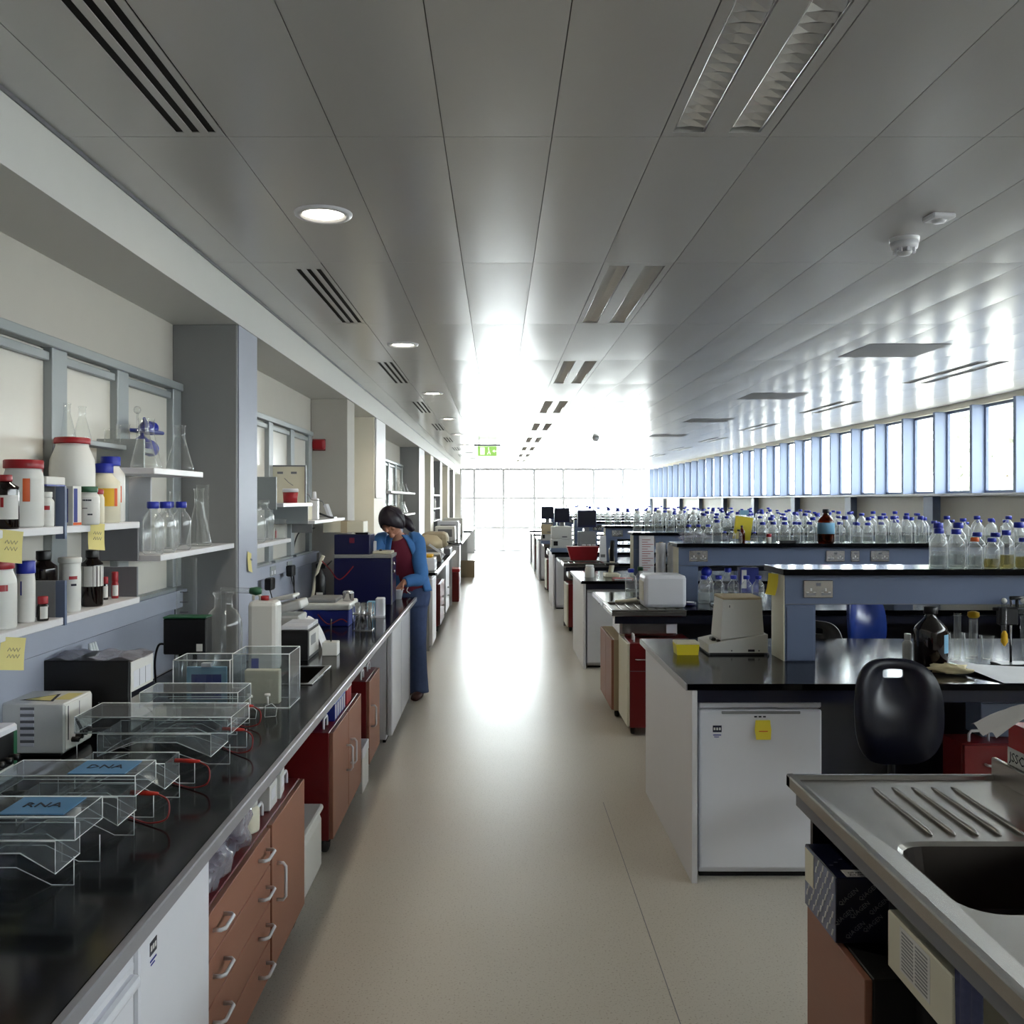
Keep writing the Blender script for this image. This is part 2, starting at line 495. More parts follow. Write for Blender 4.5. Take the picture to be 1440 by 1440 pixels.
# borrowed-light windows along the left wall
nwin = 0
def inner_window(y0, y1, z0=1.30, z1=2.25):
    global nwin
    nwin += 1
    p = struct(f'window_{nwin}', M().box(XL, XL + .012, y0, y1, z0, z1), 'pane')
    obj('blind_rail', M().box(XL + .012, XL + .035, y0, y1, z1 - .045, z1 - .012, None, .004), 'frame', p)
    obj('sill', M().box(XL, XL + .06, y0, y1, z0 - .02, z0), 'frame', p)
    return p
for bay in ([1.45, 2.05, 2.65, 3.25, 3.80, 4.44], [4.96, 5.62, 6.28, 6.94, 7.6], [10.4, 11.3, 12.2, 13.1, 14.0, 14.9], [18.4, 19.3, 20.3]):
    for a, b in zip(bay[:-1], bay[1:]):
        wn = inner_window(a + .055, b - .055)
    for y in bay:
        struct(f'trim_mullion_{nwin}_{int(y * 100)}', M().box(XL, XL + .045, y - .055, y + .055, 1.30, 2.285, None, .003), 'frame')
    struct(f'trim_head_rail_{nwin}', M().box(XL + .0125, XL + .058, bay[0] - .05, bay[-1] + .05, 2.252, 2.288, None, .003), 'frame')
# dado trunking with sockets
for i, (a, b) in enumerate(((-1, 4.49), (4.89, 7.81), (10.31, 14.95), (18.31, 20.39))):
    t = struct(f'trim_trunking_{i + 1}', M().box(XL, XL + .055, a, b, 1.195, 1.272, None, .004).box(XL, XL + .075, a, b, 1.272, 1.285), 'dado')
    if i == 1:
        for y in ((3.2, 3.9) if i == 0 else (5.5, 6.2, 6.7)):
            obj('socket', M().box(XL + .055, XL + .062, y, y + .146, 1.2, 1.268, 'frame', .002).box(XL + .062, XL + .065, y + .02, y + .05, 1.21, 1.235, 'white').box(XL + .062, XL + .065, y + .09, y + .12, 1.21, 1.235, 'white'), 'frame', t)
struct('wall_left_splashback', M().box(XL, XL + .012, -1, 4.49, .9, 1.194).box(XL, XL + .012, 4.89, 7.81, .9, 1.194), 'dado')

# right wall: low wall, ledge, clerestory windows between deep fins
ZSI, ZHD = 1.79, 2.715
rw = struct('wall_right', M().box(XR, XR + .2, -4, YE, 0, ZSI), 'cream')
struct('wall_right_head', M().box(XR - .03, XR + .2, -4, YE, ZHD, ZC + .074), 'cream')
struct('trim_window_ledge', M().box(XR - .14, XR + .02, -4, YE, ZSI - .03, ZSI, None, .004), 'whitem')
P = .81
NW = 0
y = 9.565 - P * 16
finm = M().box(0, .155, -.025, .025, ZSI, ZHD, None, .004).mesh('window_fin', 'blueg')
while y < YE - .3:
    NW += 1
    wv = struct(f'window_{100 + NW}', M().box(XR + .03, XR + .036, y + .05, y + P - .05, ZSI + .03, ZHD - .03), 'wgl')
    fr = M()
    for a, b in ((y + .03, y + .05), (y + P - .05, y + P - .03)): fr.box(XR + .02, XR + .05, a, b, ZSI, ZHD)
    for a, b in ((ZSI, ZSI + .03), (ZHD - .03, ZHD)): fr.box(XR + .02, XR + .05, y + .05, y + P - .05, a, b)
    obj('window_frame', fr, 'spine', wv)
    o = obj('window_fin', finm, parent=wv); o.location = (XR - .115, y, 0)
    y += P
# columns and inset panels below the ledge
i = 0; y = 10.45 - 2.43 * 5
while y < YE:
    i += 1
    struct(f'trim_wall_post_{i}', M().box(XR - .09, XR, y, y + .13, 0, ZSI - .03, None, .004).box(XR - .06, XR, y + .14, y + .30, 0, ZSI - .03, None, .004), 'blueg')
    y += 2.43

# far glazed end wall
NB = 7
gx0 = XL + .35
fe = struct('wall_far_left', M().box(XL, gx0, YE, YE + .2, 0, ZC + .074), 'wall')
cols = [-.79 - 1, -.79, .19, 1.23, 2.21, 3.22, 4.21, XR]
zs = [0, .78, 1.77, ZC]
n = 0
for a, b in zip([gx0] + cols[1:-1], cols[1:]):
    n += 1
    g = struct(f'window_{200 + n}', M().box(a + .02, b - .02, YE + .06, YE + .066, .02, ZC - .02), 'wgl')
    fr = M().box(a - .045, a + .045, YE + .02, YE + .12, 0, ZC)
    for z in (.0, .78, 1.77, ZC - .04): fr.box(a + .045, b - .045, YE + .03, YE + .11, z - .03, z + .05)
    obj('window_frame', fr, 'white', g)  # white paint stands in for glare over the far mullions

# trees outside the clerestory
tm = M()
random.seed(3)
for q in range(900):
    d = Vector((random.gauss(0, 1), random.gauss(0, 1), random.gauss(0, 1))).normalized() * random.uniform(.55, 1) ** .5
    c = Vector((d.x * 1.9, d.y * 1.9, d.z * 2.1))
    u = Vector((random.uniform(-1, 1), random.uniform(-1, 1), random.uniform(-1, 1))).normalized(); vv = u.orthogonal().normalized()
    s = random.uniform(.16, .34)
    tm.add([c - u * s, c - vv * s * .5, c + u * s, c + vv * s * .5], [(0, 1, 2, 3)])
tree = thing('tree', 'pale leafy tree outside, nearest beyond the right hand windows', 'tree', (14.5, 16, -.14), 0, 'trees outside the windows')
obj('crown', tm, 'leaf', tree, kind='stuff', loc=(0, 0, 3.6))
obj('trunk', M().tube([(0, 0, 0), (.05, 0, 1.5), (0, .05, 3.2)], [.16, .13, .08], 8), 'bark', tree)
for tx, ty, sc, lb in ((16.5, 21.5, 1.15, 'pale leafy tree outside, second beyond the right hand windows'), (15, 27, 1.0, 'pale leafy tree outside, third beyond the right hand windows'), (19, 36, 1.3, 'pale leafy tree outside, farthest beyond the right hand windows')):
    dup(tree, (tx, ty, -.14), ty, lb, sc=(sc, sc, sc))

# ------------------------------------------------------------------ ceiling fittings
def slot_vent(k, label):
    y0 = ys[k]
    t = thing('slot_vent', label, 'vent', (xs[0], y0, ZC), 0, 'slot vents in the ceiling')
    L = CL; a = .11
    pl = M()
    sl = [.189, .235, .281]; hw = .0115
    edges = [.002] + [v for c in sl for v in (c - hw, c + hw)] + [CW - .004]
    for i in range(0, len(edges), 2): pl.box(edges[i], edges[i + 1], a, L - .03, 0, .003)
    pl.box(.002, CW - .004, .002, a, 0, .003).box(.002, CW - .004, L - .03, L - .002, 0, .003)
    obj('face_plate', pl, 'panel', t)
    for c in sl:
        obj('slot', M().box(c - hw - .004, c + hw + .004, a - .005, L - .02, .004, .03), 'dark', t)
def nth(i):
    one = ['first', 'second', 'third', 'fourth', 'fifth', 'sixth', 'seventh', 'eighth', 'ninth', 'tenth', 'eleventh', 'twelfth', 'thirteenth', 'fourteenth', 'fifteenth', 'sixteenth', 'seventeenth', 'eighteenth', 'nineteenth']
    if i < 19: return one[i]
    t_, u_ = divmod(i + 1, 10)
    return ['', '', 'twentieth', 'thirtieth'][t_] if u_ == 0 else ['', '', 'twenty', 'thirty'][t_] + '-' + one[u_ - 1]
ordn = ['nearest', 'second', 'third', 'fourth', 'fifth', 'sixth', 'seventh', 'eighth', 'ninth', 'tenth', 'eleventh', 'twelfth']
vis = [k for k in LROWS if ys[k] > 1.0 and ys[k] + CL < YE]
for n, k in enumerate(vis):
    slot_vent(k, f'grey ceiling vent with three black slots, {ordn[n]} along the left edge')

def louvre_light(i, k, label, group):
    t = thing('louvre_light', label, 'ceiling light', (xs[i], ys[k], ZC), 0, group)
    s = [(.032, .127), (.228, .317)] if i == 5 else [(.03, .10), (.20, .27)]
    s = [(.030, .122), (.192, .284)]
    L = CL
    pl = M()
    pl.box(.002, s[0][0], .002, L - .002, 0, .02).box(s[0][1], s[1][0], .002, L - .002, 0, .02).box(s[1][1], CW - .002, .002, L - .002, 0, .02)
    for a, b in s: pl.box(a, b, .002, .05, 0, .02).box(a, b, L - .03, L - .002, 0, .02)
    obj('face_plate', pl, 'panel', t)
    for a, b in s:
        tr = M()
        tr.sheet(lambda u, v: (a + u * (b - a), .05 + v * (L - .08), .018 + .035 * math.sin(PI * u)), 8, 1)
        q = obj('reflector', tr, 'tooth', t)
        bl = M()
        nb = 28; pt = (L - .09) / nb; mid = (a + b) / 2
        for j in range(nb):
            yy = .055 + pt * (j + .5); hw = pt * .47
            for x0, x1, z0, z1 in ((a + .002, mid, .003, .008), (mid, b - .002, .008, .003)):
                bl.add([(x0, yy, z0), (x1, yy, z1), (x1, yy + hw, .018), (x0, yy + hw, .018), (x1, yy - hw, .018), (x0, yy - hw, .018)], [(0, 1, 2, 3), (1, 0, 5, 4)])
        bl.tube([(a + .004, .05, .004), (a + .004, L - .03, .004)], .002, 4).tube([(b - .004, .05, .004), (b - .004, L - .03, .004)], .002, 4)
        obj('louvre', bl, 'tooth', q)
for n, k in enumerate([k for k in LROWS if ys[k] > 0 and ys[k] + CL < YE]):
    louvre_light(5, k, f'twin strip louvred ceiling light, {ordn[n]} of the row beside the centre aisle', 'ceiling lights beside the aisle')
for n, k in enumerate([k for k in LROWS if ys[k] > 6 and ys[k] + CL < YE]):
    louvre_light(15, k, f'twin strip louvred ceiling light, {ordn[n]} of the row toward the windows', 'ceiling lights toward the windows')

for n in range(9):
    y = 3.38 + 2.84 * n
    t = thing('downlight', f'round recessed downlight, lit, {ordn[n]} in the line above the left bench', 'downlight', (-.645, y, ZC), 0, 'round downlights')
    obj('trim_ring', M().lathe([(.073, -.001), (.082, -.012), (.104, -.010), (.108, 0)], n=24, top=False), 'white', t)
    obj('lamp', M().lathe([(0, -.006), (.05, -.0055), (.0745, -.003)], n=20, top=False), 'lamp', t)
    li = bpy.data.lights.new('downlight_beam', 'SPOT'); li.energy = 16; li.spot_size = 2.4; li.spot_blend = .8; li.color = (1, .9, .74); li.shadow_soft_size = .07
    lo = bpy.data.objects.new('downlight_beam', li); COL.objects.link(lo); lo.parent = t; lo.location = (0, 0, -.03)

for n, y in enumerate((6.2, 9.05, 11.9, 14.75)):
    solo('access_panel', M().box(-.28, .28, 0, .57, -.004, 0, None, .001), 'accp', f'flat square grey ceiling panel, {ordn[n]} of the line near the windows', 'ceiling panel', (2.80, y, ZC), 0, 'grey ceiling panels')
def detector(x, y, label):
    t = thing('smoke_detector', label, 'smoke detector', (x, y, ZC), 0)
    obj('base', M().lathe([(.056, -.02), (.058, -.004), (.058, 0)][::1], n=20), 'white', t)
    h = M().lathe([(.0, -.072), (.022, -.070), (.030, -.060), (.030, -.052)], n=16)
    obj('sensor', h, 'whitem', t)
    hd = M().lathe([(.05, -.045), (.055, -.02)], n=20)
    obj('housing', hd, 'white', t)
    vn = M()
    for q in range(8):
        a = q * PI / 4
        vn.T = at(0, 0, -.054) @ Matrix.Rotation(a, 4, 'Z')
        vn.box(.034, .044, -.006, .006, -.008, .010)
    obj('cage', vn, 'white', t)
detector(1.645, 3.70, 'round white smoke detector hanging from ceiling, nearest')
detector(1.65, 15.4, 'small dark round smoke detector far down the ceiling')
solo('sounder_base', M().box(-.045, .045, -.04, .04, -.022, 0, None, .006).lathe([(.02, -.03), (.028, -.022)], n=12), 'white', 'flat square white sensor on ceiling behind the nearest smoke detector', 'sensor', (1.64, 3.40, ZC), .1)

t = thing('exit_sign', 'green illuminated exit sign hanging above the far aisle', 'exit sign', (-.19, 16.7, ZC))
obj('bracket', M().box(-.24, .24, -.04, .04, -.075, -.05).tube([(-.15, 0, -.05), (-.15, 0, 0)], .008).tube([(.15, 0, -.05), (.15, 0, 0)], .008), 'greyd', t)
obj('panel', M().box(-.175, .175, -.015, .015, -.26, -.08, None, .003), 'exitg', t)
pg = M()
pg.box(-.13, -.05, -.018, -.016, -.235, -.10)                       # doorway
pg.tube([(.02, -.018, -.12), (.03, -.018, -.17), (.0, -.018, -.23)], .008, 5).tube([(.03, -.018, -.17), (.055, -.018, -.23)], .008, 5).ball((.022, -.018, -.108), .011, 8)
pg.add([(.09, -.018, -.17), (.13, -.018, -.14), (.13, -.018, -.20)], [(0, 2, 1)])
pg.box(.13, .165, -.018, -.016, -.178, -.162)
obj('pictogram', pg, 'exitw', t)

# ------------------------------------------------------------------ left benches
def lab_bench_left(y0, y1, label, hole=None):
    t = thing('side_bench', label, 'bench', (XL, y0, 0))
    W = -.685 - XL; L = y1 - y0
    m = M()
    z0, z1 = BT - .03, BT
    if hole:
        hx0, hx1, hy0, hy1 = hole
        m.box(.013, W - .02, 0, hy0 - y0, z0, z1).box(.013, W - .02, hy1 - y0, L, z0, z1)
        m.box(.013, hx0 - XL, hy0 - y0, hy1 - y0, z0, z1).box(hx1 - XL, W - .02, hy0 - y0, hy1 - y0, z0, z1)
    else: m.box(.013, W - .02, 0, L, z0, z1, None, .002)
    obj('worktop', m, 'black', t)
    obj('edge_strip', M().box(W - .0199, W, 0, L, z0 - .004, z1 + .0005, None, .003), 'trim', t)
    obj('rail', M().box(W - .09, W - .06, .02, L - .02, z0 - .012, z0), 'greyd', t)
    obj('end_panel', M().box(.02, W - .06, L - .03, L - .005, 0, z0), 'whitem', t)
    obj('back_panel', M().box(.02, .04, 0, L - .03, 0, z0), 'greyd', t)
    return t
SINK = (-1.02, -.84, 4.09, 4.52)
lab_bench_left(-.6, 7.76, 'long black topped bench along the left wall, nearest', SINK)
t2 = lab_bench_left(10.35, 14.9, 'black topped left wall bench beyond the standing person')
obj('end_panel', M().box(.10, -.78 - XL, .05, .08, 0, BT - .03), 'grey', t2)
t3 = lab_bench_left(17.6, 22.6, 'left wall bench third from the front, in the glare')
lab_bench_left(24.5, 29.5, 'left wall bench farthest from the front, at the end glazing')

t = thing('bench_sink', 'small stainless drop-in sink in the left bench', 'sink', (SINK[0], SINK[2], BT))
a, b = SINK[1] - SINK[0], SINK[3] - SINK[2]
rm = M()
for q in ((-.015, a + .015, -.015, .012), (-.015, a + .015, b - .012, b + .015), (-.015, .012, .012, b - .012), (a - .012, a + .015, .012, b - .012)):
    rm.box(q[0], q[1], q[2], q[3], .0005, .006, None, .002)
obj('rim', rm, 'chrome', t)
bw = M().box(.006, .012, .006, b - .006, -.16, 0).box(a - .012, a - .006, .006, b - .006, -.16, 0).box(.012, a - .012, .006, .012, -.16, 0).box(.012, a - .012, b - .012, b - .006, -.16, 0).box(.006, a - .006, .006, b - .006, -.166, -.16)
obj('bowl', bw, 'bowl', t)
obj('drain', M().cyl(a / 2, b / 2, -.1595, -.157, .03), 'chrome', t)

def u_handle(p0, p1, out, r=.006, key='chrome'):
    """bar handle between two points, standing off along vector out"""
    p0, p1, out = Vector(p0), Vector(p1), Vector(out)
    d = (p1 - p0).normalized() * .012
    return M().tube([p0, p0 + out * .7, p0 + out + d, p1 + out - d, p1 + out * .7, p1], r, 6)

def cabinet(label, loc, rz, wd, dp, z0, z1, fronts, front='brown', body='red', castors=True, top_handles=(), group=None, hkey='whitem', name='mobile_cabinet'):
    """front face at x = 0 looking along +x, width along y from 0"""
    t = thing(name, label, 'cabinet', loc, rz, group)
    obj('carcass', M().box(-dp, -.02, 0, wd, z0, z1, None, .003), body, t)
    for f in fronts:
        kind, a, b, c, d = f[:5]
        p = obj(kind, M().box(-.0195, 0, a + .002, b - .002, c + .002, d - .002, None, .002), front, t)
        for h in f[5:]:
            obj('handle', u_handle((0, h[0], h[1]), (0, h[2], h[3]), (.032, 0, 0)), hkey, p)
    if castors:
        for cx in (-.05, -dp + .06):
            for cy in (.06, wd - .06):
                q = M()
                q.T = at(cx, cy, .036) @ rot('Y', 90) @ rot('X', 20)
                q.lathe([(.020, -.016), (.034, -.012), (.036, 0), (.034, .012), (.020, .016)], n=12)
                q.T = Matrix.Identity(4)
                q.box(cx - .03, cx + .03, cy - .022, cy + .022, .055, z0 + .001, None, .004)
                obj('castor', q, 'castor', t)
    for hy in top_handles:
        obj('top_handle', u_handle((-.06, hy - .045, z1), (-.06, hy + .045, z1), (0, 0, .05), .007), hkey, t)
    return t
XF = -.785
cabinet('brown fronted drawer and door cabinet on castors under the left bench, nearest', (XF, 2.45, 0), 0, 1.27, .55, .075, .59,
        [('drawer', .005, .71, .59 - .128 * (i + 1), .59 - .128 * i, (.07, .535 - .128 * i, .17, .535 - .128 * i), (.55, .535 - .128 * i, .65, .535 - .128 * i)) for i in range(4)]
        + [('door', .73, 1.265, .078, .59, (.80, .30, .80, .43))], top_handles=(.78, 1.16))
cabinet('dark red sided two door cabinet on castors under the left bench, second', (XF - .01, 4.41, 0), 0, .92, .47, .075, .595,
        [('door', .005, .46, .078, .595, (.40, .30, .40, .43)), ('door', .465, .915, .078, .595, (.53, .30, .53, .43))], top_handles=(.12, .84))
cabinet('narrow single door cabinet on castors under the left bench, third', (XF - .01, 5.66, 0), 0, .50, .5, .075, .595,
        [('door', .005, .495, .078, .595, (.08, .30, .08, .43))], top_handles=(.1, .38))

def fridge(label, loc, rz, wd, dp, h, handle=None, badge=True, key='white', group=None, name='fridge'):
    t = thing(name, label, 'fridge', loc, rz, group)
    obj('body', M().box(-dp, -.045, .004, wd - .004, .02, h - .03, None, .004), key, t)
    obj('top', M().box(-dp, -.01, 0, wd, h - .029, h, None, .006), key, t)
    d = obj('door', M().box(-.043, 0, 0, wd, .05, h - .034, None, .010), key, t)
    obj('plinth', M().box(-.07, -.05, .01, wd - .01, 0, .045), 'dark', t)
    if badge:
        bd = M().box(0, .001, .06, .10, h - .135, h - .105, 'kit').box(0, .001, .062, .098, h - .150, h - .146, 'inkb').box(0, .001, .066, .088, h - .158, h - .155, 'inkb')
        for q in range(3): bd.box(.001, .0013, .064 + q * .012, .072 + q * .012, h - .126, h - .114, 'label')
        obj('badge', bd, 'kit', d)
    if handle == 'bar':
        hm = M().box(0, .035, .05, wd - .05, h - .13, h - .10, None, .012).box(0, .02, .05, wd - .05, h - .10, h - .07, None, .008)
        obj('handle', hm, key, d)
    if handle == 'lip':
        hm = M().box(-.002, .006, .10, wd - .10, h - .052, h - .040, 'grey', .002)
        for q in range(3): hm.box(0, .003, wd / 2 - .03 + q * .02, wd / 2 - .018 + q * .02, h - .068, h - .062, 'ink')
        obj('grip', hm, 'grey', d)
    return t
fridge('white under-bench fridge with a long moulded handle, nearest at lower left', (-.765, 1.36, 0), 0, .57, .55, .85, 'bar', False)
fridge('white under-bench fridge with a small blue badge, beside the drawer cabinet', (-.765, 1.95, 0), 0, .48, .55, .85, None)
fridge('white fridge with grey side below the far end of the left bench, nearer of two', (-.745, 6.47, 0), 0, .58, .55, .85, None, False, group='fridges at bench end')
fridge('white fridge below the far end of the left bench beside the person', (-.745, 7.08, 0), 0, .58, .55, .85, None, False, group='fridges at bench end')
t = thing('waste_bin', 'white plastic bin on the floor between the red cabinets', 'bin', (-.93, 4.08, 0))
obj('bin_body', M().box(-.11, .11, -.2, .2, 0, .27, None, .03), 'poly', t)
obj('lid', M().box(-.115, .115, -.205, .205, .271, .30, None, .012), 'poly', t)
t = thing('polystyrene_box', 'small white box on the floor before the narrow cabinet', 'box', (-.89, 5.47, 0))
obj('box_body', M().box(-.10, .10, -.12, .12, 0, .2, None, .004), 'poly', t)
obj('lid', M().box(-.102, .102, -.122, .122, .201, .262, None, .004), 'white', t)
# under the farther left benches
for y, lb, ky in ((10.45, 'white fridge front under the left bench beyond the person', 'white'), (17.8, 'white fridge front under the third left bench', 'white')):
    fridge(lb, (-.745, y, 0), 0, .6, .55, .85, None, False, ky)
cabinet('tall red cabinet under the left bench beyond the person', (-.75, 11.9, 0), 0, .9, .5, .075, .62, [('door', .005, .45, .08, .62, (.39, .3, .39, .42)), ('door', .455, .895, .08, .62, (.5, .3, .5, .42))], 'red')
cabinet('white door cabinet under the left bench beyond the person', (-.75, 13.2, 0), 0, .9, .5, .075, .82, [('door', .005, .45, .08, .82, (.39, .3, .39, .42)), ('door', .455, .895, .08, .82, (.5, .3, .5, .42))], 'white', 'whitem')
t = thing('pedal_bin', 'dark red bin in the aisle at the end of the second left bench', 'bin', (-.80, 15.6, 0))
obj('bin_body', M().box(-.15, .15, -.2, .2, 0, .5, None, .02), 'red', t)
obj('lid', M().box(-.16, .16, -.21, .21, .501, .56, None, .015), 'redcap', t)
t = thing('cardboard_box', 'pale open cardboard box on the floor far down the left side', 'box', (-.72, 20.5, 0))
bx = M()
for q in ((-.2, .2, -.2, -.195), (-.2, .2, .195, .2), (-.2, -.195, -.195, .195), (.195, .2, -.195, .195)): bx.box(*q, 0, .35)
bx.box(-.2, .2, -.2, .2, 0, .004)
obj('box_body', bx, 'beiged', t)
fl = M(); fl.T = at(.2, 0, .35) @ rot('Y', 40); fl.box(0, .15, -.19, .19, 0, .004)
obj('flap', fl, 'beiged', t)

# things stored on top of the low cabinets
def crumple(n, sx, sy, sz, seed):
    rr = random.Random(seed)
    ph = [rr.uniform(0, 6) for _ in range(6)]
    m = M()
    def fn(u, v):
        a = 2 * PI * u; b = PI * (v - .5)
        r = 1 + .18 * math.sin(3 * a + ph[0] + 4 * b) + .14 * math.sin(5 * a + ph[1] - 3 * b) + .1 * math.sin(7 * b + ph[2] + 2 * a)
        return (sx * r * math.cos(a) * math.cos(b), sy * r * math.sin(a) * math.cos(b), max(0, sz * (1 + r * math.sin(b))))
    m.sheet(fn, n, n // 2)
    return m
solo('polythene_bag', crumple(22, .055, .115, .065, 1), 'bag', 'crumpled clear polythene bag on the nearest low cabinet', 'bag', (XF - .06, 2.66, .592))
solo('polythene_bag', crumple(22, .05, .078, .075, 5), 'bag', 'bunched white polythene bag beside the cream jar on low cabinet', 'bag', (XF - .065, 2.94, .592))
t = thing('jar', 'cream screw-top jar on the nearest low cabinet', 'jar', (XF - .075, 3.12, .592))
obj('jar_body', M().lathe([(.045, 0), (.047, .005), (.047, .07), (.036, .085)], n=16), 'polyc', t); obj('lid', M().cyl(0, 0, .086, .11, .04), 'beige', t)
for i, (y, lb) in enumerate(((3.365, 'small beige carton on the nearest low cabinet, nearer of two'), (3.50, 'small beige carton on the nearest low cabinet, farther of two'))):
    t = thing('carton', lb, 'box', (XF - .085, y, .592), .1 * i, 'beige cartons')
    obj('carton_body', M().box(-.045, .045, -.055, .055, 0, .09, None, .002), 'beige', t); obj('label', M().box(.0451, .0458, -.03, .03, .03, .07), 'white', t)
t = thing('pipette_box', 'blue and white striped box on the second low cabinet', 'box', (XF - .09, 4.80, .5975))
obj('box_body', M().box(-.05, .05, -.17, .15, 0, .09, None, .002), 'blueboxm', t)
for q in range(5): obj('stripe', M().box(.0501, .051, -.16 + q * .065, -.13 + q * .065, .01, .08), 'label', t)
t = thing('small_red_box', 'pinkish red box behind the striped box on second low cabinet', 'box', (XF - .09, 5.07, .5975))
obj('box_body', M().box(-.05, .05, -.08, .08, 0, .08, None, .002), 'redcap', t); obj('lid', M().box(-.052, .052, -.082, .082, .081, .10, None, .002), 'poly', t)

# ------------------------------------------------------------------ open shelving over the left bench
A1, A2, B1, B2, C1, C2, D1 = 1.350, 1.637, 1.508, 1.842, 1.480, 1.700, 1.572
def shelf_board(t, x0, x1, y0, y1, z, th=.024):
    obj('board', M().box(x0, x1, y0, y1, z - th, z, None, .002), 'whitem', t)
def bracket(t, x0, x1, y, z0, z1, key='grey', th=.012, name='side_panel'):
    obj(name, M().box(x0, x1, y, y + th, z0, z1, None, .002), key, t)
t = thing('wall_shelf', 'two tier white shelf crowded with chemical jars, nearest on left wall', 'shelf', (0, 0, 0))
for (ya, yb) in ((1.5, 2.885), (2.90, 3.50)):
    shelf_board(t, -1.56, -1.37, ya, yb, A1); shelf_board(t, -1.56, -1.37, ya, yb, A2)
obj('upright', M().box(-1.395, -1.366, 2.8855, 2.8995, A2 - .04, A2 + .125), 'spine', t)
obj('upright', M().box(-1.395, -1.366, 2.8855, 2.8995, A1 - .026, A1 + .115), 'spine', t)
bracket(t, -1.52, -1.396, 2.8855, A1 - .02, A1 + .115); bracket(t, -1.52, -1.396, 2.8855, A2 - .02, A2 + .125)
bracket(t, -1.52, -1.375, 3.487, A1 + .001, A1 + .115, 'greyd'); bracket(t, -1.52, -1.372, 3.487, A2 - .15, A2 - .025, 'greyd')
bracket(t, -1.598, -1.52, 2.8855, A1 - .02, A2 + .12); bracket(t, -1.598, -1.52, 3.487, A1, A2 + .05)
t = thing('wall_shelf', 'two tier white shelf of clear glassware, beside the grey pillar', 'shelf', (0, 0, 0))
shelf_board(t, -1.48, -1.295, 3.515, 4.495, B1); shelf_board(t, -1.50, -1.295, 3.45, 4.02, B2)
bracket(t, -1.598, -1.48, 3.9, B1 - .02, B2 - .025, 'whitem'); bracket(t, -1.598, -1.50, 3.5, B2 - .1, B2)
bracket(t, -1.598, -1.40, 3.62, B2 + .001, B2 + .12, 'frame'); bracket(t, -1.598, -1.48, 4.40, B1 - .06, B1)
t = thing('wall_shelf', 'white shelf pair holding bottles and red tub, behind the grey pillar', 'shelf', (0, 0, 0))
shelf_board(t, -1.52, -1.30, 4.95, 5.75, C1); shelf_board(t, -1.598, -1.30, 5.55, 6.42, C2)
bracket(t, -1.598, -1.34, 5.535, C2 - .04, C2 + .16, 'frame'); bracket(t, -1.598, -1.52, 5.2, C1 - .02, C1); bracket(t, -1.598, -1.52, 5.74, C1 - .02, C2 - .025, 'whitem'); bracket(t, -1.598, -1.33, 6.41, C2 - .15, C2 - .02, 'frame')
t = thing('wall_shelf', 'single white shelf of small devices, before the pale pillar', 'shelf', (0, 0, 0))
shelf_board(t, -1.598, -1.30, 6.5, 7.78, D1); bracket(t, -1.598, -1.4, 6.9, D1 - .1, D1 - .0245)
t = thing('wall_shelf', 'white glassware shelves on the left wall beyond the person', 'shelf', (0, 0, 0))
for z in (1.52, 1.83): shelf_board(t, -1.598, -1.30, 11.2, 14.4, z)
for y in (11.4, 14.2): bracket(t, -1.598, -1.56, y, 1.3, 2.0)
t = thing('wall_shelf', 'white glassware shelves on the left wall, farthest in the glare', 'shelf', (0, 0, 0))
for z in (1.30, 1.55, 1.83): shelf_board(t, -1.598, -1.28, 18.4, 20.3, z)
for y in (18.6, 20.2): bracket(t, -1.598, -1.56, y, 1.2, 2.0)

# ------------------------------------------------------------------ containers
def lathe_obj(name, prof, key, par, n=18, top=True, z=0): return obj(name, M().lathe(prof, n=n, top=top, z=z), key, par)
def reagent_bottle(label, loc, r, h, cap='bluecap', fill=.55, liq='liq', group=None, glassk='bott', n=18, lab=None):
    t = thing('reagent_bottle', label, 'bottle', loc, 0, group)
    hb = h * .60; nr = r * .42; hc = h * .13
    lathe_obj('bottle_body', [(0, .001), (r * .85, 0), (r, .008), (r, hb), (r * .94, hb + h * .06), (r * .72, hb + h * .14), (nr, hb + h * .21), (nr, h - hc * .5)], glassk, t, n, False)
    lathe_obj('cap', [(nr * 1.25, h - hc), (nr * 1.32, h - hc + .002), (nr * 1.32, h - .003), (nr * 1.2, h)], cap, t, n)
    if fill: lathe_obj('liquid', [(0, .004), (r * .9, .004), (r * .95, .01), (r * .95, fill * hb / .62 * .62)], liq, t, n)
    if lab: obj('label', M().lathe([(r * 1.006, hb * lab[1]), (r * 1.006, hb * lab[2])], n=n, top=False), lab[0], t)
    return t
def plastic_jar(label, loc, r, h, cap, body='poly', lab=None, neck=.8, caph=.14, rz=0, shoulder=.12, name='chemical_jar', cat='jar', group=None):
    """lab: list of (key, z0 fraction, z1 fraction, angle0, angle1) wrapped on the body"""
    t = thing(name, label, cat, loc, rz, group)
    hs = h * (1 - caph - .03); nr = r * neck
    lathe_obj('jar_body', [(0, 0), (r * .92, 0), (r, .006), (r, hs - h * shoulder), (r * .97, hs - h * shoulder * .6), (nr, hs), (nr, h - h * caph)], body, t)
    lathe_obj('lid', [(nr * 1.08, h * (1 - caph)), (nr * 1.1, h * (1 - caph) + .002), (nr * 1.1, h - .003), (nr * 1.04, h)], cap, t)
    for (key, a, b, c, d) in (lab or []):
        m = M(); c, d = math.radians(c), math.radians(d)
        m.sheet(lambda u, v: (r * 1.012 * math.cos(c + u * (d - c)), r * 1.012 * math.sin(c + u * (d - c)), h * (a + v * (b - a))), 8, 1)
        obj('label', m, key, t)
    return t
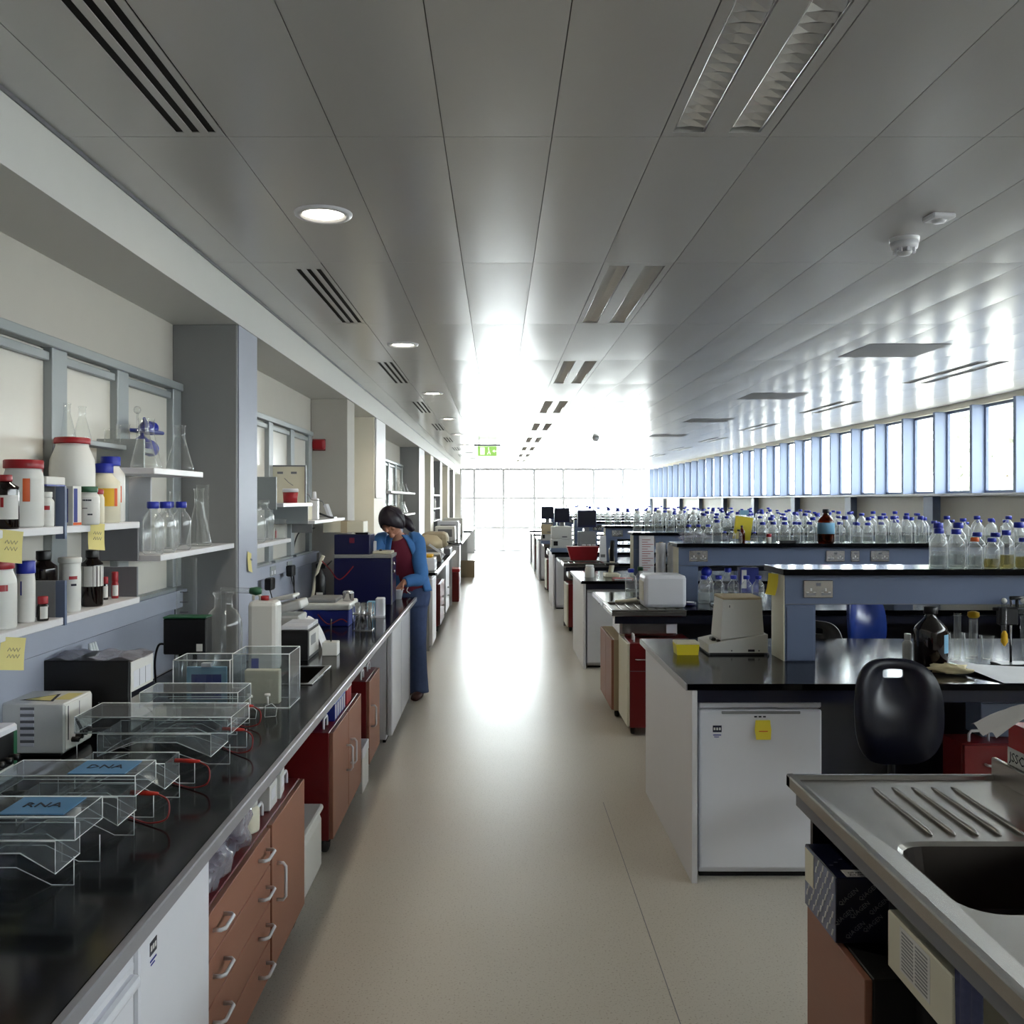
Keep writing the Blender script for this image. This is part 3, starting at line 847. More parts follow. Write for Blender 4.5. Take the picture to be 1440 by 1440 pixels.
def flask(label, loc, r, h, group=None, rim=True, name='conical_flask'):
    t = thing(name, label, 'flask', loc, 0, group)
    nr = r * .38
    lathe_obj('flask_body', [(0, .001), (r * .9, 0), (r, .008), (r * .97, .02), (nr, h * .72), (nr, h * .95), (nr * 1.2, h * .97), (nr * 1.15, h)], 'glas', t, 20, False)
    return t
def beaker(label, loc, r, h, group=None, taper=1.0, key='glas', name='beaker', graduated=0):
    t = thing(name, label, name.replace('_', ' '), loc, 0, group)
    lathe_obj('beaker_wall' if name == 'beaker' else 'tube_wall', [(0, .001), (r * .92 * taper, 0), (r * taper, .006), (r, h - .004), (r * 1.08, h)], key, t, 18, False)
    if graduated:
        for q in range(graduated):
            z = h * (.2 + .6 * q / graduated); m = M()
            m.sheet(lambda u, v: (r * 1.02 * math.cos(-1.9 + u * .8), r * 1.02 * math.sin(-1.9 + u * .8), z + v * .003), 5, 1)
            obj('mark', m, 'ink', t)
    return t

G = 'chemical jars on the left shelves'
CAM = -115     # labels face roughly the aisle and the camera
plastic_jar('big white jar with red lid and orange label on the upper left shelf', (-1.447, 2.79, A2), .057, .205, 'redcap', lab=[('orange', .38, .72, -65, -45), ('label', .38, .72, -44, -5)], neck=.9, caph=.13)
plastic_jar('dark brown bottle with red and white label at the left frame edge', (-1.41, 2.62, A2), .036, .155, 'redcap', 'amber', [('label', .18, .62, -110, 0), ('redcap', .40, .58, -109, -70)], .45, .12)
plastic_jar('small white screw-top bottle with red print beside the big red-lid jar', (-1.405, 2.848, A2), .022, .108, 'poly', lab=[('redcap', .48, .60, -100, -40), ('label', .25, .46, -100, -30)], neck=.7, caph=.16)
plastic_jar('slim white jar with red lid half hidden behind the big red-lid jar', (-1.492, 2.947, A2), .024, .20, 'redcap', neck=.9)
plastic_jar('very large round-shouldered white jar with dark red lid at back of shelf', (-1.475, 3.17, A2), .074, .298, 'redcap', lab=[('labely', .12, .34, -100, -10)], neck=.72, caph=.07, shoulder=.26)
t = thing('folded_box', 'narrow blue and white carton beside the green-lid jar', 'box', (-1.395, 2.995, A2))
obj('carton_body', M().box(-.018, .018, -.03, .03, 0, .128, None, .001), 'label', t); obj('print', M().box(.0181, .0186, -.025, .0, .01, .12).box(-.017, .002, -.0308, -.0302, .01, .12), 'blueboxm', t); obj('base_band', M().box(.0181, .0187, -.029, .029, .001, .009), 'orange', t)
plastic_jar('white jar with dark green lid and black print on upper shelf', (-1.375, 3.07, A2), .036, .128, 'greencap', lab=[('label', .18, .72, -115, -20), ('ink', .62, .66, -95, -50), ('ink', .42, .44, -95, -70), ('ink', .25, .29, -70, -45)], neck=.78, caph=.15)
plastic_jar('small jar with red lid squeezed behind the green-lid jar', (-1.40, 3.205, A2), .020, .12, 'redcap', 'polyc')
plastic_jar('cream bottle with blue cap and yellow label, front of the pair', (-1.428, 3.318, A2), .055, .215, 'bluecap', 'polyc', [('labely', .28, .58, -95, -30), ('orange', .28, .58, -29, -15)], .52, .16, shoulder=.2)
plastic_jar('white bottle with blue cap, back of the pair at shelf end', (-1.452, 3.428, A2), .052, .245, 'bluecap', 'poly', [('orange', .3, .55, -60, -20)], .62, .14, shoulder=.16)
t = thing('flat_carton', 'flat pale blue-edged box lying across the upper shelf divider', 'box', (-1.44, 2.82, A2 + .126), .05)
obj('box_top', M().box(-.055, .05, -.005, .13, .005, .03, None, .002), 'label', t); obj('edge_band', M().box(-.0555, .0505, -.0055, .1305, 0, .005), 'blueboxm', t)
plastic_jar('white jar with red lid and red label on lower left shelf', (-1.44, 2.63, A1), .052, .20, 'redcap', lab=[('label', .42, .66, -120, 10), ('redcap', .55, .64, -60, -30)], neck=.8, shoulder=.2)
plastic_jar('tall white bottle with blue cap on the lower left shelf', (-1.43, 2.77, A1), .027, .185, 'bluecap', lab=[('label', .4, .75, -115, -20), ('inkb', .45, .68, -95, -85)], neck=.92, caph=.2)
plastic_jar('tiny brown bottle with red cap and label before lower divider', (-1.393, 2.80, A1), .017, .075, 'redcap', 'amber', [('label', .1, .6, -90, -10)], .8, .3)
plastic_jar('black bottle standing behind the lower shelf divider', (-1.475, 2.97, A1), .042, .205, 'blackp', 'amber', neck=.5)
plastic_jar('tall plain white tub with red print on the lower shelf', (-1.42, 3.035, A1), .034, .180, 'poly', lab=[('redcap', .60, .66, -70, -25), ('ink', .48, .52, -60, -30)], neck=.98, caph=.1)
plastic_jar('brown bottle with big white label and black cap on lower shelf', (-1.415, 3.19, A1), .036, .195, 'blackp', 'amber', [('label', .36, .72, -150, 40)], .55, .13)
plastic_jar('tiny red-capped vial by the lower shelf end, nearer one', (-1.455, 3.39, A1), .011, .085, 'redcap', 'amber', [('label', .1, .6, -110, -10)], .85, .3)
plastic_jar('tiny red-capped vial by the lower shelf end, farther one', (-1.44, 3.44, A1), .013, .10, 'redcap', 'redcap', [('label', .1, .5, -110, -10)], .85, .35)
plastic_jar('black bottle in shade under the upper shelf at left edge', (-1.475, 2.72, A1), .03, .21, 'blackp', 'amber', neck=.5)

# glassware
flask('conical flask at the near end of the upper glass shelf', (-1.37, 3.54, B2), .050, .195)
flask('conical flask behind, second on the upper glass shelf', (-1.42, 3.73, B2), .048, .21)
flask('large conical flask at the far end of the upper glass shelf', (-1.37, 3.94, B2), .058, .20)
flask('small flask standing on the window ledge above the red-lid jars, left one', (-1.545, 3.28, A2 + .30), .03, .13)
flask('small flask standing on the window ledge above the red-lid jars, right one', (-1.545, 3.40, A2 + .30), .032, .13)
solo('glass_ledge', M().box(XL + .066, XL + .13, 3.2, 3.95, A2 + .28, A2 + .299, None, .002), 'frame', 'narrow grey ledge on the window frame carrying small flasks', 'ledge')
beaker('small beaker on the window ledge beside the flasks, left one', (-1.50, 3.56, A2 + .30), .03, .06)
beaker('small beaker on the window ledge beside the flasks, right one', (-1.50, 3.66, A2 + .30), .026, .085)
t = thing('drying_stand', 'slim stand holding blue plastic funnels behind the flasks', 'stand', (-1.49, 3.88, B2))
obj('rod', M().tube([(0, -.10, 0), (0, -.10, .24)], .004).box(-.02, .02, -.12, -.06, 0, .006), 'glas', t)
obj('ring', M().ball((0, -.10, .25), .016, 8), 'glas', t)
obj('tray', M().box(-.04, .04, -.09, .10, .16, .175, None, .004), 'blueboxm', t)
for q, (fy, fz, rr) in enumerate(((-.05, .12, .04), (.0, .19, .036), (.06, .185, .03), (.03, .10, .042))):
    f = M(); f.T = at(.0, fy, fz) @ rot('X', 40 * q); f.lathe([(rr, 0), (rr * .9, .005), (.008, rr * .7), (.006, rr * 1.2)], n=14, top=False)
    obj('funnel', f, 'bluecap', t)
GB = 'blue-capped bottles on the left glass shelf'
pb = reagent_bottle('blue-capped clear bottle, first in front on the left glass shelf', (-1.345, 3.57, B1), .040, .205, fill=.0, group=GB)
for (x, y, lb) in ((-1.345, 3.70, 'blue-capped clear bottle, second in front on the left glass shelf'), (-1.345, 3.885, 'blue-capped clear bottle, third in front on the left glass shelf'), (-1.435, 3.80, 'clear bottle in the back row of the left glass shelf, nearer'), (-1.435, 3.99, 'clear bottle in the back row of the left glass shelf, farther')):
    dup(pb, (x, y, B1), y, lb, GB)
flask('tall conical flask beside the bottles on the lower glass shelf', (-1.375, 4.21, B1), .056, .265)
beaker('tall glass cylinder at the back of the lower glass shelf', (-1.42, 4.40, B1), .030, .285, name='glass_cylinder')
beaker('small glass cylinder standing behind the blue-capped bottles', (-1.455, 4.12, B1), .022, .25, name='glass_cylinder')

# bay behind the grey pillar
reagent_bottle('uncapped clear bottle on the shelf behind the grey pillar', (-1.40, 5.47, C1), .060, .24, 'glas', 0)
reagent_bottle('clear bottle partly hidden by the grey pillar', (-1.38, 5.22, C1), .055, .20, 'glas', 0)
beaker('round glass beaker at the end of the shelf behind the grey pillar', (-1.36, 5.64, C1), .055, .12)
t = thing('notice_board', 'beige board with dark frame and sketch standing on shelf', 'board', (-1.455, 6.33, C2))
obj('board', M().box(-.12, .12, -.006, .006, .0, .25), 'polyc', t)
fr = M()
for q in ((-.13, .13, .25, .26), (-.13, -.12, 0, .25), (.12, .13, 0, .25)): fr.box(q[0], q[1], -.009, .009, q[2], q[3])
obj('frame', fr, 'greyd', t)
sk = M().box(-.07, -.03, -.008, -.0065, .20, .215).box(.025, .065, -.008, -.0065, .20, .215).tube([(-.02, -.0075, .17), (.01, -.0075, .14), (.04, -.0075, .12)], .002, 4)
obj('print', sk, 'greyd', t)
t = thing('swab_tub', 'red tub with white lid on shelf before the beige board', 'tub', (-1.365, 6.02, C2))
obj('tub_body', M().lathe([(.045, 0), (.05, .07)], n=16), 'redcap', t); obj('lid', M().lathe([(.053, .071), (.053, .09), (.048, .095)], n=16), 'white', t)
t = thing('beige_meter', 'small beige box with wire loop on the devices shelf', 'device', (-1.43, 6.75, D1))
obj('case', M().box(-.05, .05, -.06, .06, 0, .13, None, .006), 'polyc', t)
obj('wire', M().tube(spline([(-.04, .03, .13), (-.04, 0, .20), (.03, 0, .19), (.05, .03, .15), (.12, .05, .14), (.14, .03, .11)]), .004, 5), 'grey', t)
t = thing('dispenser', 'upright white dispenser on the devices shelf', 'device', (-1.375, 6.86, D1))
obj('column', M().box(-.03, .03, -.03, .03, 0, .16, None, .006), 'white', t); obj('nozzle', M().tube([(0, 0, .16), (0, 0, .21)], [.016, .012], 10), 'white', t)
t = thing('tilted_rack', 'white tilted panel with black lever at the shelf end', 'device', (-1.36, 7.45, D1))
pn = M(); pn.T = rot('Y', -20); pn.box(-.012, .012, -.06, .06, .01, .12, None, .003)
obj('panel', pn, 'white', t); obj('lever', M().tube([(-.08, -.2, .05), (.0, -.1, .012), (.03, -.05, .004)], .008), 'blackp', t); obj('foot', M().box(-.03, .04, -.06, .06, 0, .01), 'white', t)
t = thing('fire_alarm_sounder', 'red wall alarm sounder beside the pale pillar', 'alarm', (-1.52, 7.80, 2.19))
obj('housing', M().box(-.055, .055, -.055, .0, -.045, .045, None, .02), 'redcap', t); obj('base', M().box(-.06, .05, .0, .018, -.05, .05, None, .004), 'red', t)
t = thing('thermometer', 'thin red thermometer on the window frame behind the devices', 'thermometer', (XL + .067, 6.30, 1.42))
obj('case', M().box(0, .008, -.012, .012, 0, .09, None, .003), 'redcap', t); obj('hook', M().tube([(.004, 0, .09), (.004, 0, .105)], .003), 'grey', t)

def sticky(label, loc, T, key='note', lines=2, w_=.075, h_=.09):
    m = M(); m.T = T
    m.sheet(lambda u, v: ((u - .5) * w_, -.004 - .012 * (1 - v) ** 2, -h_ * (1 - v)), 4, 4, key)
    o = solo('sticky_note', m, key, label, 'note', loc)
    wr = M(); wr.T = T
    for i in range(lines):
        z = -h_ * (.38 + .2 * i)
        wr.tube([(-w_ * .28 + j * w_ * .07, -.016 - .002 * i, z + (.006 if j % 2 else -.004)) for j in range(8)], .0008, 3)
    obj('handwriting', wr, 'greyd', o)
rA = rot('Z', 62)
sticky('yellow sticky note at the left edge of the upper shelf', (-1.362, 2.555, A2 - .002), rA @ rot('Y', 8))
sticky('yellow sticky note curling below the upper shelf near its end', (-1.362, 3.10, A2 + .004), rA @ rot('Y', 6), w_=.065)
sticky('yellow sticky note with writing on the lower shelf edge, near left frame', (-1.362, 2.57, A1 - .016), rA @ rot('Y', 10))
sticky('yellow sticky note on the front of the grey pillar', (-1.280, 4.70, 1.45), rot('Z', 90) @ rot('Y', 12), lines=1, w_=.075, h_=.10)

# ------------------------------------------------------------------ gel tanks and kit on the left bench
def gel_tank(label, loc, D=.115, k=1.0, lid=True, sheet=None, plug=True):
    """x along the tank, front plate at y = 0; k stretches the length"""
    t = thing('gel_tank', label, 'gel tank', loc, 0, 'clear gel tanks')
    b, p, l = .125 * k, .05 * k, .168 * k
    prof = [(-b, .022), (-p, .066), (p, .066), (b, .022), (b, .092), (-b, .092)]
    m = M()
    for y in (0, D - .003): m.prism(prof, 'y', y, y + .003)
    for q, r in ((0, 1), (1, 2), (2, 3)):
        a, c = prof[q], prof[r]
        m.add([(a[0], .003, a[1]), (c[0], .003, c[1]), (c[0], D - .003, c[1]), (a[0], D - .003, a[1])], [(0, 1, 2, 3)])
    for x in (-b, b - .003): m.box(x, x + .003, .003, D - .003, .022, .092)
    for x in (-p, p): m.box(x - .0015, x + .0015, .003, D - .003, .066, .088)
    ch = obj('chamber', m, 'acr', t)
    e = M()
    for y in (0, D): e.tube([(q[0], y, q[1]) for q in prof] + [(prof[0][0], y, prof[0][1])], .0016, 4)
    for x in (-b, b): e.tube([(x, 0, .022), (x, D, .022)], .0016, 4)
    obj('chamber_edge', e, 'acre', ch)
    for y in (-.006, D + .006):
        f = M().tube([(-l, y, .062), (-l, y, .0012), (-b * .96, y, .0012), (-p * .9, y, .038), (p * .9, y, .038), (b * .96, y, .0012), (l, y, .0012), (l, y, .062)], .0011, 4)
        obj('foot', f, 'acre', t)
    if lid:
        x0, x1, y0, y1, z0, z1 = -.172 * k, .172 * k, -.010, D + .010, .098, .148
        q = M().box(x0, x1, y0, y1, z1 - .003, z1)
        q.box(x0, x1, y0, y0 + .003, z0, z1 - .003).box(x0, x1, y1 - .003, y1, z0, z1 - .003).box(x1 - .003, x1, y0 + .003, y1 - .003, z0, z1 - .003).box(x0, x0 + .003, y0 + .003, y1 - .003, z0, z1 - .003)
        li = obj('lid', q, 'acr', t)
        e = M()
        for z in (z0, z1): e.tube([(x0, y0, z), (x1, y0, z), (x1, y1, z), (x0, y1, z), (x0, y0, z)], .0014, 4)
        for x in (x0, x1):
            for y in (y0, y1): e.tube([(x, y, z0), (x, y, z1)], .0014, 4)
        obj('lid_edge', e, 'acre', li)
        if sheet:
            s = M().box(.0, x1 - .03, y0 + .012, y1 - .012, z1 + .0005, z1 + .0025)
            s.text(sheet, .042, at((x1 - .03) / 2, (y0 + y1) / 2, z1 + .003), 'ink')
            obj('blue_label', s, 'gelblue', li, 'blue label handwritten ' + sheet)
    if plug:
        g = M().tube([(b + .004, D * .6, .082), (b + .05, D * .6, .080), (b + .075, D * .6, .079)], [.006, .0065, .004], 8)
        obj('plug', g, 'redplug', t)
        c0 = (b + .07, D * .6, .079)
        c = M().tube(spline([c0, (b + .10, D * .6, .06), (b + .10, D * .5, .02), (b + .05, D * .6, .004), (b - .02, D * 1.0, .004)]), .0024, 5)
        obj('lead', c, 'cabler', t)
    g = M().tube([(-b - .004, D * .6, .082), (-b - .05, D * .6, .080), (-b - .07, D * .6, .079)], [.006, .0065, .004], 8)
    obj('plug', g, 'blackp', t)
    obj('lead', M().tube(spline([(-b - .07, D * .6, .079), (-b - .078, D * .7, .08), (-b - .07, D, .05), (-b - .05, D * 1.2, .004)]), .0024, 5), 'cable', t)
    return t
gel_tank('clear acrylic gel tank with lid marked RNA, nearest on the left bench', (-1.075, 1.963, BT), sheet='RNA', plug=False)
gel_tank('clear acrylic gel tank with lid marked DNA, second on the left bench', (-1.062, 2.254, BT), sheet='DNA')
gel_tank('small clear gel tank without lid, third on the left bench', (-1.05, 2.54, BT), lid=False)
gel_tank('large clear gel tank with plain lid, fourth on the left bench', (-1.075, 2.86, BT), D=.18, k=1.42)
gel_tank('clear gel tank with plain lid, behind the large one by the acrylic boxes', (-1.085, 3.22, BT), D=.15, k=1.0)
for i, (x, y) in enumerate(((-.935, 3.47), (-.875, 3.50))):
    t = thing('bulldog_clamp', ('clear plastic clamp lying beside the fifth gel tank, left one', 'clear plastic clamp lying beside the fifth gel tank, right one')[i], 'clamp', (x, y, BT), .4 * i)
    obj('jaw', M().prism([(-.02, 0), (.022, 0), (.026, .03), (.006, .05), (-.018, .042)], 'y', -.022, .022), 'acr', t)
    obj('screw', M().tube([(-.005, 0, .04), (-.006, 0, .075)], .004).cyl(-.006, 0, .075, .083, .011), 'poly', t)
    obj('jaw_edge', M().tube([(-.02, -.022, 0), (.022, -.022, 0), (.026, -.022, .03), (.006, -.022, .05), (-.018, -.022, .042), (-.02, -.022, 0)], .0013, 4), 'acre', t)

t = thing('power_supply', 'white electrophoresis power supply with vents and yellow hazard label', 'power supply', (-1.59, 2.93, BT))
cs = M().box(0, .20, 0, .20, .012, .172, None, .004)
obj('case', cs, 'poly', t)
for z in range(6): obj('vent', M().box(.060, .105, -.003, -.0005, .035 + z * .021, .046 + z * .021, None, .002), 'white', t); obj('vent_shadow', M().box(.060, .105, -.0012, -.0003, .0465 + z * .021, .055 + z * .021), 'greyd', t)  # grey strips paint the shadow between the slats
tp = M().add([(.03, .05, .1726), (.15, .03, .1726), (.12, .15, .1726)], [(0, 1, 2)], 'ink').add([(.045, .058, .173), (.137, .041, .173), (.115, .132, .173)], [(0, 1, 2)], 'note').box(.14, .19, .06, .16, .1723, .1726, 'note')
obj('hazard_label', tp, 'labely', t)
obj('front_panel', M().box(.2003, .203, .005, .195, .02, .165, 'label', .001).box(.203, .2035, .02, .026, .05, .16, 'ink').box(.203, .2035, .10, .104, .06, .16, 'greyd'), 'label', t)
for q in range(4): obj('socket', M().tube([(.2035, .05 + q * .03, .045 + q * .004), (.225, .05 + q * .03, .045 + q * .004)], .009, 8), 'blackp', t)
obj('lead', M().tube(spline([(.224, .05, .045), (.25, .02, .07), (.24, .0, .12), (.255, -.02, .12), (.265, .0, .08)]), .003, 5), 'cable', t)
obj('foot', M().box(.02, .18, .02, .18, 0, .012), 'blackp', t)
t = thing('power_supply', 'small white and green power supply at the left frame edge', 'power supply', (-1.585, 2.565, BT))
obj('case', M().box(0, .15, 0, .17, .0, .16, None, .006), 'white', t)
obj('side_panel', M().box(.01, .135, -.003, -.0005, .045, .135, 'blackp').box(.136, .148, -.003, -.0005, .02, .13, 'greencap').box(.02, .13, -.003, -.0005, .01, .042, 'label'), 'label', t)
obj('front_panel', M().box(.1503, .153, .01, .14, .045, .14, 'blackp').box(.1503, .153, .141, .16, .02, .14, 'greencap').box(.1503, .153, .01, .14, .015, .044, 'label'), 'blackp', t)
for q in range(3): obj('socket', M().tube([(.153, .04 + q * .04, .07), (.18, .04 + q * .04, .07)], .010, 8), 'blackp', t)
t = thing('black_power_pack', 'large black instrument box with white front panel behind the power supply', 'instrument', (-1.595, 3.20, BT))
obj('case', M().box(0, .305, 0, .22, .0, .262, None, .003), 'blackp', t)
obj('front_panel', M().box(.3052, .309, .008, .212, .015, .255, 'label', .001).box(.309, .3094, .01, .21, .13, .15, 'navy').box(.309, .3096, .03, .19, .16, .22, 'white').box(.3096, .3098, .08, .084, .16, .22, 'greyd').box(.3096, .3098, .135, .139, .16, .22, 'greyd'), 'label', t)
for q in range(6): obj('screw', M().tube([(.20 + .045 * (q % 2), -.0005, .075 + .02 * (q // 2)), (.20 + .045 * (q % 2), -.003, .075 + .02 * (q // 2))], .003, 6), 'chrome', t)
m = M()
m.sheet(lambda u, v: (.02 + u * .30 , .0 + v * .2, .268 + .010 * math.sin(9 * u + 2 * v) * (1 - abs(2 * v - 1)) + .006 * math.sin(17 * u)), 20, 8)
solo('plastic_cover', m, 'bag', 'crumpled clear plastic sheet draped on the black instrument box', 'cover', (-1.595, 3.20, BT))
t = thing('hanging_clips', 'bunch of clear plastic clips hung on the wall trunking', 'clips', (-1.535, 3.46, 1.12))
for q in range(3): obj('clip', M().tube([(.0, -.02 + q * .02, .06), (.01, -.026 + q * .026, .0), (.006, -.03 + q * .03, -.03)], [.006, .012, .005], 8), 'acre', t)

t = thing('vacuum_controller', 'black box with green top on twin metal legs', 'instrument', (-1.315, 3.84, BT))
obj('case', M().box(-.09, .09, 0, .08, .175, .325, None, .004), 'blackp', t); obj('top', M().box(-.092, .092, -.002, .082, .326, .334, None, .003), 'greencap', t)
for x in (-.03, .03): obj('leg', M().tube([(x, .04, 0), (x, .04, .175)], .010, 8), 'chrome', t)
obj('foot', M().box(-.07, .07, .0, .08, 0, .012, None, .003), 'blackp', t)
obj('cable', M().tube(spline([(-.09, .04, .21), (-.12, .03, .21), (-.14, .04, .14), (-.14, .05, .05)]), .005, 5), 'cable', t)
obj('label', M().box(.05, .075, -.003, -.0005, .19, .22), 'label', t)
beaker('tall clear measuring cylinder with black marks before the pillar', (-1.47, 4.32, BT), .048, .55, name='measuring_cylinder', graduated=7)
t = thing('aspirator_jar', 'big round-shouldered clear glass jar with side tube and green stopper', 'jar', (-1.21, 4.035, BT))
lathe_obj('jar_body', [(0, .002), (.072, 0), (.08, .01), (.08, .27), (.076, .30), (.058, .335), (.040, .35), (.038, .40), (.046, .41), (.044, .42)], 'glas', t, 24, False)
obj('liquid', M().lathe([(0, .006), (.075, .006), (.077, .05), (0, .05)], n=20), 'liq', t)
obj('inner_tube', M().tube([(.0, 0, .02), (.0, 0, .42)], .012, 8), 'acr', t)
obj('side_tube', M().tube([(-.01, 0, .428), (.13, -.01, .425)], .013, 10), 'glas', t)
obj('stopper', M().tube([(.12, -.01, .425), (.15, -.012, .424), (.17, -.012, .424)], [.014, .020, .014], 10), 'greencap', t)
t = thing('carboy', 'white plastic carboy with red cap beside the glass jar', 'carboy', (-1.125, 4.42, BT))
obj('carboy_body', M().box(-.07, .07, -.06, .06, 0, .34, None, .022), 'poly', t)
obj('cap', M().cyl(.0, 0, .341, .362, .02), 'redcap', t)
obj('handle', u_handle((-.055, 0, .34), (-.022, 0, .34), (0, 0, .03), .008), 'poly', t)
obj('blue_print', M().box(-.05, -.015, -.0612, -.0603, .02, .07), 'bluecap', t)

def clear_box(label, loc, L, D, H, pad=None):
    t = thing('acrylic_box', label, 'box', loc)
    m = M().box(0, L, 0, .004, 0, H).box(0, L, D - .004, D, 0, H).box(0, .004, .004, D - .004, 0, H).box(L - .004, L, .004, D - .004, 0, H).box(.004, L - .004, .004, D - .004, 0, .004)
    b = obj('box_wall', m, 'acr', t)
    e = M()
    for z in (.002, H): e.tube([(0, 0, z), (L, 0, z), (L, D, z), (0, D, z), (0, 0, z)], .002, 4)
    for x in (0, L):
        for y in (0, D): e.tube([(x, y, 0), (x, y, H)], .002, 4)
    obj('box_edge', e, 'acre', b)
    if pad: obj('pad', M().box(*pad, None, .003), 'polyc', t)
    return t
clear_box('clear acrylic box holding a cream pad, beside the bench sink', (-1.05, 3.62, BT), .225, .19, .215, (.03, .17, .06, .10, .004, .14))
clear_box('clear acrylic box holding blue labelled cassettes, left of the sink', (-1.285, 3.62, BT), .225, .16, .19, None)
t = thing('blotting_cassette', 'pale blue cassette standing inside the left acrylic box', 'cassette', (-1.17, 3.68, BT + .0045))
obj('frame', M().box(-.08, .08, -.008, .008, 0, .15, 'bluelabel', .002).box(-.06, .06, -.0095, -.008, .02, .12, 'blueboxm'), 'bluelabel', t)
obj('clip', M().box(-.02, .02, -.014, .014, .1505, .165), 'white', t)

t = thing('heating_block', 'black heating block with white top and grey side panel', 'instrument', (-1.045, 4.69, BT))
obj('case', M().box(-.072, .072, 0, .28, 0, .155, None, .003), 'blackp', t)
for q in range(2): obj('top_plate', M().box(-.07, .07, .01 + .135 * q, .14 + .135 * q, .156, .178, None, .003), 'white', t)
obj('side_panel', M().box(.0722, .075, .02, .26, .02, .145, 'label').box(.075, .0755, .06, .18, .07, .12, 'grey'), 'label', t)
t = thing('dust_cover', 'white cloth hanging off the far side of the heating block', 'cloth', (-.955, 4.985, BT))
m = M(); m.sheet(lambda u, v: (-.10 + .10 * u + .012 * math.sin(7 * v) * u, .0 + v * .14, .175 - .17 * u * u + .006 * math.sin(11 * v)), 10, 10)
obj('cloth', m, 'paper', t)
t = thing('bench_centrifuge', 'beige stepped instrument behind the heating block', 'instrument', (-1.22, 5.15, BT))
obj('base', M().box(-.08, .10, 0, .22, 0, .17, None, .008), 'beige', t)
q = M(); q.T = at(.02, .1, .19) @ rot('Y', -12); q.box(-.10, .10, -.10, .10, 0, .05, None, .012)
obj('lid', q, 'beige', t)
q = M(); q.T = at(.0, .1, .255) @ rot('Y', -12); q.box(-.09, .07, -.08, .08, 0, .02, None, .006)
obj('tray', q, 'poly', t)
t = thing('foam_block', 'small white block with a black rod stuck in it, in front of sink', 'block', (-.89, 4.87, BT))
obj('block', M().box(-.04, .04, -.03, .05, 0, .07, None, .003), 'poly', t); obj('rod', M().tube([(.0, .01, .07), (.0, .01, .19)], .004, 6), 'blackp', t)
t = thing('blue_water_bath', 'royal blue box with white lid on the left bench', 'instrument', (-1.12, 5.96, BT))
obj('tank', M().box(-.15, .15, 0, .32, 0, .105, None, .006), 'blueboxm', t); obj('lid', M().box(-.16, .16, -.01, .33, .106, .15, None, .012), 'poly', t)
obj('tray', M().box(-.14, .06, .03, .30, .151, .175, None, .006), 'grey', t)
obj('red_wire', M().tube(spline([(-.05, -.012, .08), (.02, -.03, .02), (.1, -.02, .05), (.14, -.015, .03)]), .004, 5), 'cabler', t)
t = thing('water_jug', 'small steel pot standing on the blue box lid', 'pot', (-1.0, 6.12, BT + .1515))
lathe_obj('pot_body', [(.035, 0), (.037, .004), (.037, .05), (.04, .055)], 'chrome', t); lathe_obj('lid', [(.038, .056), (.03, .066), (.006, .07)], 'chrome', t)
t = thing('test_tube_rack', 'shiny steel rack of clear tubes near the bench edge', 'rack', (-.855, 5.76, BT))
obj('frame', M().box(-.062, .062, 0, .12, 0, .006).box(-.062, .062, 0, .12, .10, .106).tube([(-.058, .004, 0), (-.058, .004, .16)], .004).tube([(.058, .004, 0), (.058, .004, .16)], .004).tube([(-.058, .116, 0), (-.058, .116, .16)], .004).tube([(.058, .116, 0), (.058, .116, .16)], .004), 'chrome', t)
for q in range(6): obj('tube', M().cyl(-.038 + .038 * (q % 3), .035 + .05 * (q // 3), .0065, .17, .014, 10), 'chrome' if q % 2 else 'glas', t)
t = thing('white_timer', 'white box with blue side behind the steel tube rack', 'box', (-.83, 6.42, BT))
obj('case', M().box(-.03, .032, 0, .08, 0, .135, None, .006), 'white', t); obj('side', M().box(-.09, -.031, .005, .075, 0, .11, None, .004), 'bluelabel', t); obj('foot', M().box(-.09, .04, -.015, -.001, 0, .012), 'white', t)
t = thing('gas_generator', 'large dark navy cabinet with grey trim at the bench end', 'instrument', (-1.065, 7.2, BT))
obj('case', M().box(-.225, .225, 0, .35, 0, .365, None, .004), 'navybox', t); obj('top', M().box(-.225, .23, -.004, .354, .366, .394, None, .003), 'grey', t)
obj('side_trim', M().box(.2252, .233, 0, .02, 0, .364), 'grey', t)
for q in range(2): obj('knob', M().tube([(.2335, .05, .26 + .06 * q), (.25, .05, .26 + .06 * q)], .012, 8), 'chrome', t)
t = thing('control_unit', 'smaller navy box stacked on the grey-trimmed cabinet', 'instrument', (-1.15, 7.21, BT + .395))
obj('case', M().box(-.14, .14, 0, .3, 0, .155, None, .004), 'navybox', t); obj('emblem', M().box(-.02, .02, -.002, -.0005, .09, .13), 'maroon', t)
obj('top_fitting', M().box(.02, .12, .05, .15, .1555, .17), 'blackp', t)
t = thing('parcel', 'beige taped carton on top of the stacked navy boxes', 'box', (-1.22, 7.22, BT + .566))
obj('box_body', M().box(-.16, .16, 0, .24, 0, .09, None, .004), 'polyc', t); obj('tape', M().box(-.02, .03, -.001, .241, .0902, .0912).box(-.02, .03, -.002, -.0003, 0, .0905), 'beiged', t)
t = thing('white_fixture', 'small pale tray beside the stacked navy boxes', 'tray', (-.91, 7.3, BT + .395))
obj('tray', M().box(-.09, .06, 0, .2, 0, .02, None, .004), 'polyc', t); obj('post', M().box(-.085, -.065, .02, .05, .021, .10), 'white', t); obj('switch', M().box(-.04, -.02, .02, .05, .021, .035), 'blackp', t)
t = thing('clamp_stand', 'black clamp stand with yellow hose beside the navy cabinet', 'stand', (-1.36, 7.0, BT))
